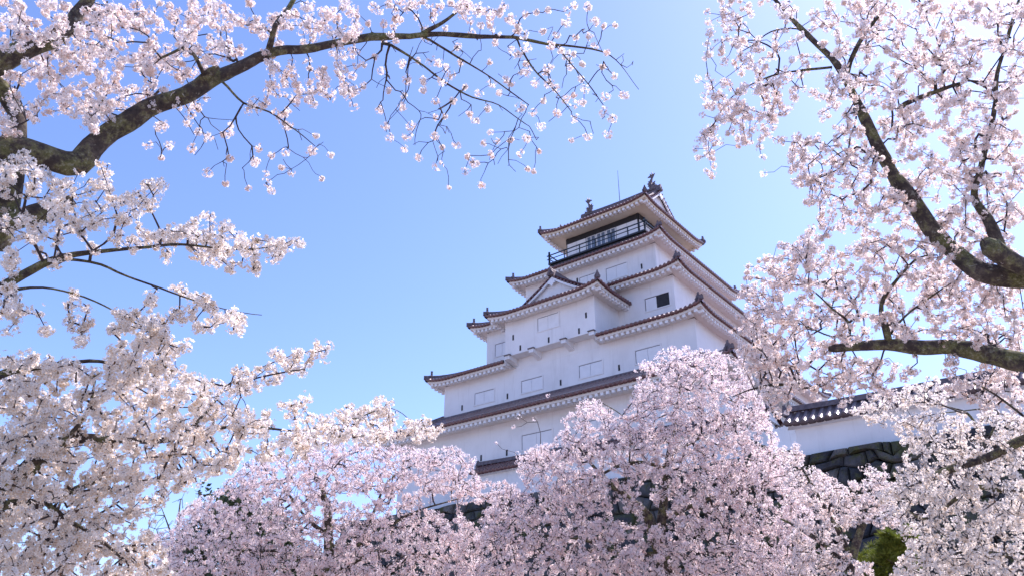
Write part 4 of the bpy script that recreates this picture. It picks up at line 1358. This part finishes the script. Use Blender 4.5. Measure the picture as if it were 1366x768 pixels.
# --- tree between the middle and the lower right
denseG = np.vstack([
    poly_sample([(1040,600),(1060,590),(1075,615),(1090,625),(1110,640),(1125,660),(1150,690),(1130,705),(1090,690),(1050,660)], 36.00, 16.0, 18.5),
    poly_sample([(1060,690),(1130,700),(1135,800),(1040,800)], 33.00, 16.0, 18.5),
    poly_sample([(1090,632),(1130,640),(1200,645),(1200,703),(1150,705),(1120,690)], 19.50, 15.0, 17.5),
    poly_sample([(1145,620),(1185,615),(1180,640),(1165,690),(1150,680)], 18.00, 15.5, 17.5),
    poly_sample([(1120,735),(1150,742),(1165,760),(1165,800),(1100,800)], 27.00, 15.5, 16.5),
])
limbsG = [
    L3([(1130,760,17.0,.10),(1138,730,17.0,.08),(1148,705,17.0,.06),(1165,680,17.0,.045),(1180,668,17.0,.03)]),
    L3([(1132,750,17.0,.06),(1090,720,17.0,.05),(1060,700,17.1,.03),(1040,690,17.1,.015)]),
    L3([(1136,740,17.0,.05),(1115,700,17.0,.04),(1090,660,17.0,.03),(1070,625,17.0,.015)]),
    L3([(1148,705,17.0,.03),(1155,660,17.0,.02),(1165,630,17.0,.01)]),
]
gG = at(1128, 870, 17.0)
trunkG = [(gG[0], gG[1], -0.1, .24), (gG[0], gG[1], 1.2, .19), (*at(1130, 760, 17.0), .12)]
cherry('cherry_tree', 'slender pale pink cherry tree beside the small green pine, below the long white wall', (gG[0], gG[1], 0), trunkG, limbsG, denseG, None,
       M['petal_blush'], 13, .050, .0205, GRP, spacing=.07, r0=.004, clump=.22, seg=.2, thin=.016, bud=.2, step=.12, sides=10)

# --- small pine, dark evergreens and a bare tree further back
def leaf_cloud(name, C, n, size, spread, mat, parent, needle=False):
    idx = np.repeat(np.arange(len(C)), n)
    D = rng.normal(size=(len(idx), 3)); D /= np.linalg.norm(D, axis=1)[:, None]
    if needle:
        D[:, 2] = np.abs(D[:, 2]) * 0.9 + 0.1
        P = C[idx] + D * spread * 0.25
        T = np.array([(-.06, 0, 0), (.06, 0, 0), (.02, 0, 1.0), (-.02, 0, 1.0)])
    else:
        P = C[idx] + D * (spread * rng.uniform(0.2, 1, len(idx)) ** 0.5)[:, None]
        D = D + rng.normal(0, .6, D.shape)
        T = np.array([(0, -.5, 0), (.35, 0, .05), (0, .5, 0), (-.35, 0, .05)])
    x, y, z = frames(D)
    r = size * rng.uniform(0.6, 1.2, len(idx))
    V = P[:, None] + r[:, None, None] * (T[None, :, 0:1] * x[:, None] + T[None, :, 1:2] * y[:, None] + T[None, :, 2:3] * z[:, None])
    return fast_mesh(name, V.reshape(-1, 3), np.arange(len(V) * 4).reshape(-1, 4), mat, parent)

def leafy_tree(name, label, cat, px, py_top, dist, width, kind, seed, group=None, low=0.25):
    top = at(px, py_top, dist)
    B = np.array([top[0], top[1], 0.0]); H = top[2]
    e = empty(name, tuple(B)); tag(e, label, cat, group)
    rg = np.random.default_rng(seed)
    tr = [(rg.normal(0, .1) * k, rg.normal(0, .1) * k, H * 0.93 * k / 5, max(.03, H * 0.022 * (1 - k / 5.6))) for k in range(6)]
    tp = smooth_path(tr, 0.4)
    limb_mesh(tp, 9).build('trunk', M['bark'], e, smooth=True)
    C = []
    mb = MB()
    nb = 26
    for i in range(nb):
        t = low + (1 - low) * (i + .5) / nb
        a = i * 2.4 + rg.uniform(-.4, .4)
        w = width / 2 * (math.sin(math.pi * min(1, (t - low) / (1 - low) * 0.8 + 0.2)) ** 0.7) * rg.uniform(.7, 1.15)
        p0 = tp[min(len(tp) - 1, int(t * len(tp)))][:3]
        p1 = p0 + np.array([math.cos(a) * w, math.sin(a) * w, rg.uniform(0.0, .3) * w])
        mb.tube([p0, (p0 + p1) / 2 + [0, 0, -.04 * w], p1], [H * .006, H * .004, H * .0015], 5)
        for q in np.linspace(.35, 1, 9):
            for _ in range(3):
                C.append(p0 + (p1 - p0) * q + rg.normal(0, .13 * width * .5, 3) * [1, 1, .6])
    mb.build('limbs', M['bark'], e, smooth=True)
    C = np.array(C)
    if kind == 'pine': leaf_cloud('needles', C, 70, .13, .10, M['pine'], e, needle=True)
    else: leaf_cloud('foliage', C, 34, .22, .55, M['evergreen'], e)
    return e
leafy_tree('pine_tree', 'small bright green pine showing through the blossom at the foot of the rampart', 'pine tree', 1166, 710, 19.5, 1.9, 'pine', 5, low=.40)
leafy_tree('evergreen_tree', 'dark evergreen tree behind the pink cherry at the lower left', 'evergreen tree', 305, 652, 46, 6.5, 'leaf', 8)
leafy_tree('evergreen_tree', 'lower dark evergreen tree beside the corner of the stone base', 'evergreen tree', 372, 672, 44, 6.0, 'leaf', 9)
bare = np.vstack([poly_sample([(195,668),(235,655),(262,640),(275,660),(272,700),(240,725),(200,720)], 9, 27, 29), poly_sample([(255,640),(275,625),(285,655),(265,670)], 6, 27, 29)])
gb = at(238, 850, 28)
cherry('bare_tree', 'leafless dark-twigged tree seen against the sky in a gap of the white blossom', (gb[0], gb[1], 0),
       [(gb[0], gb[1], -.1, .16), (gb[0], gb[1], 1.6, .12), (*at(238, 745, 28), .08), (*at(236, 700, 28), .04), (*at(240, 665, 28), .015)],
       [L3([(238,735,28,.05),(225,700,28,.03),(215,675,28,.012)]), L3([(238,740,28,.05),(255,700,28,.03),(265,660,28,.012)])], bare, None, None, 0, 0, 0, None, cat='bare tree', r0=.006, seg=.3, step=.3, sides=8)
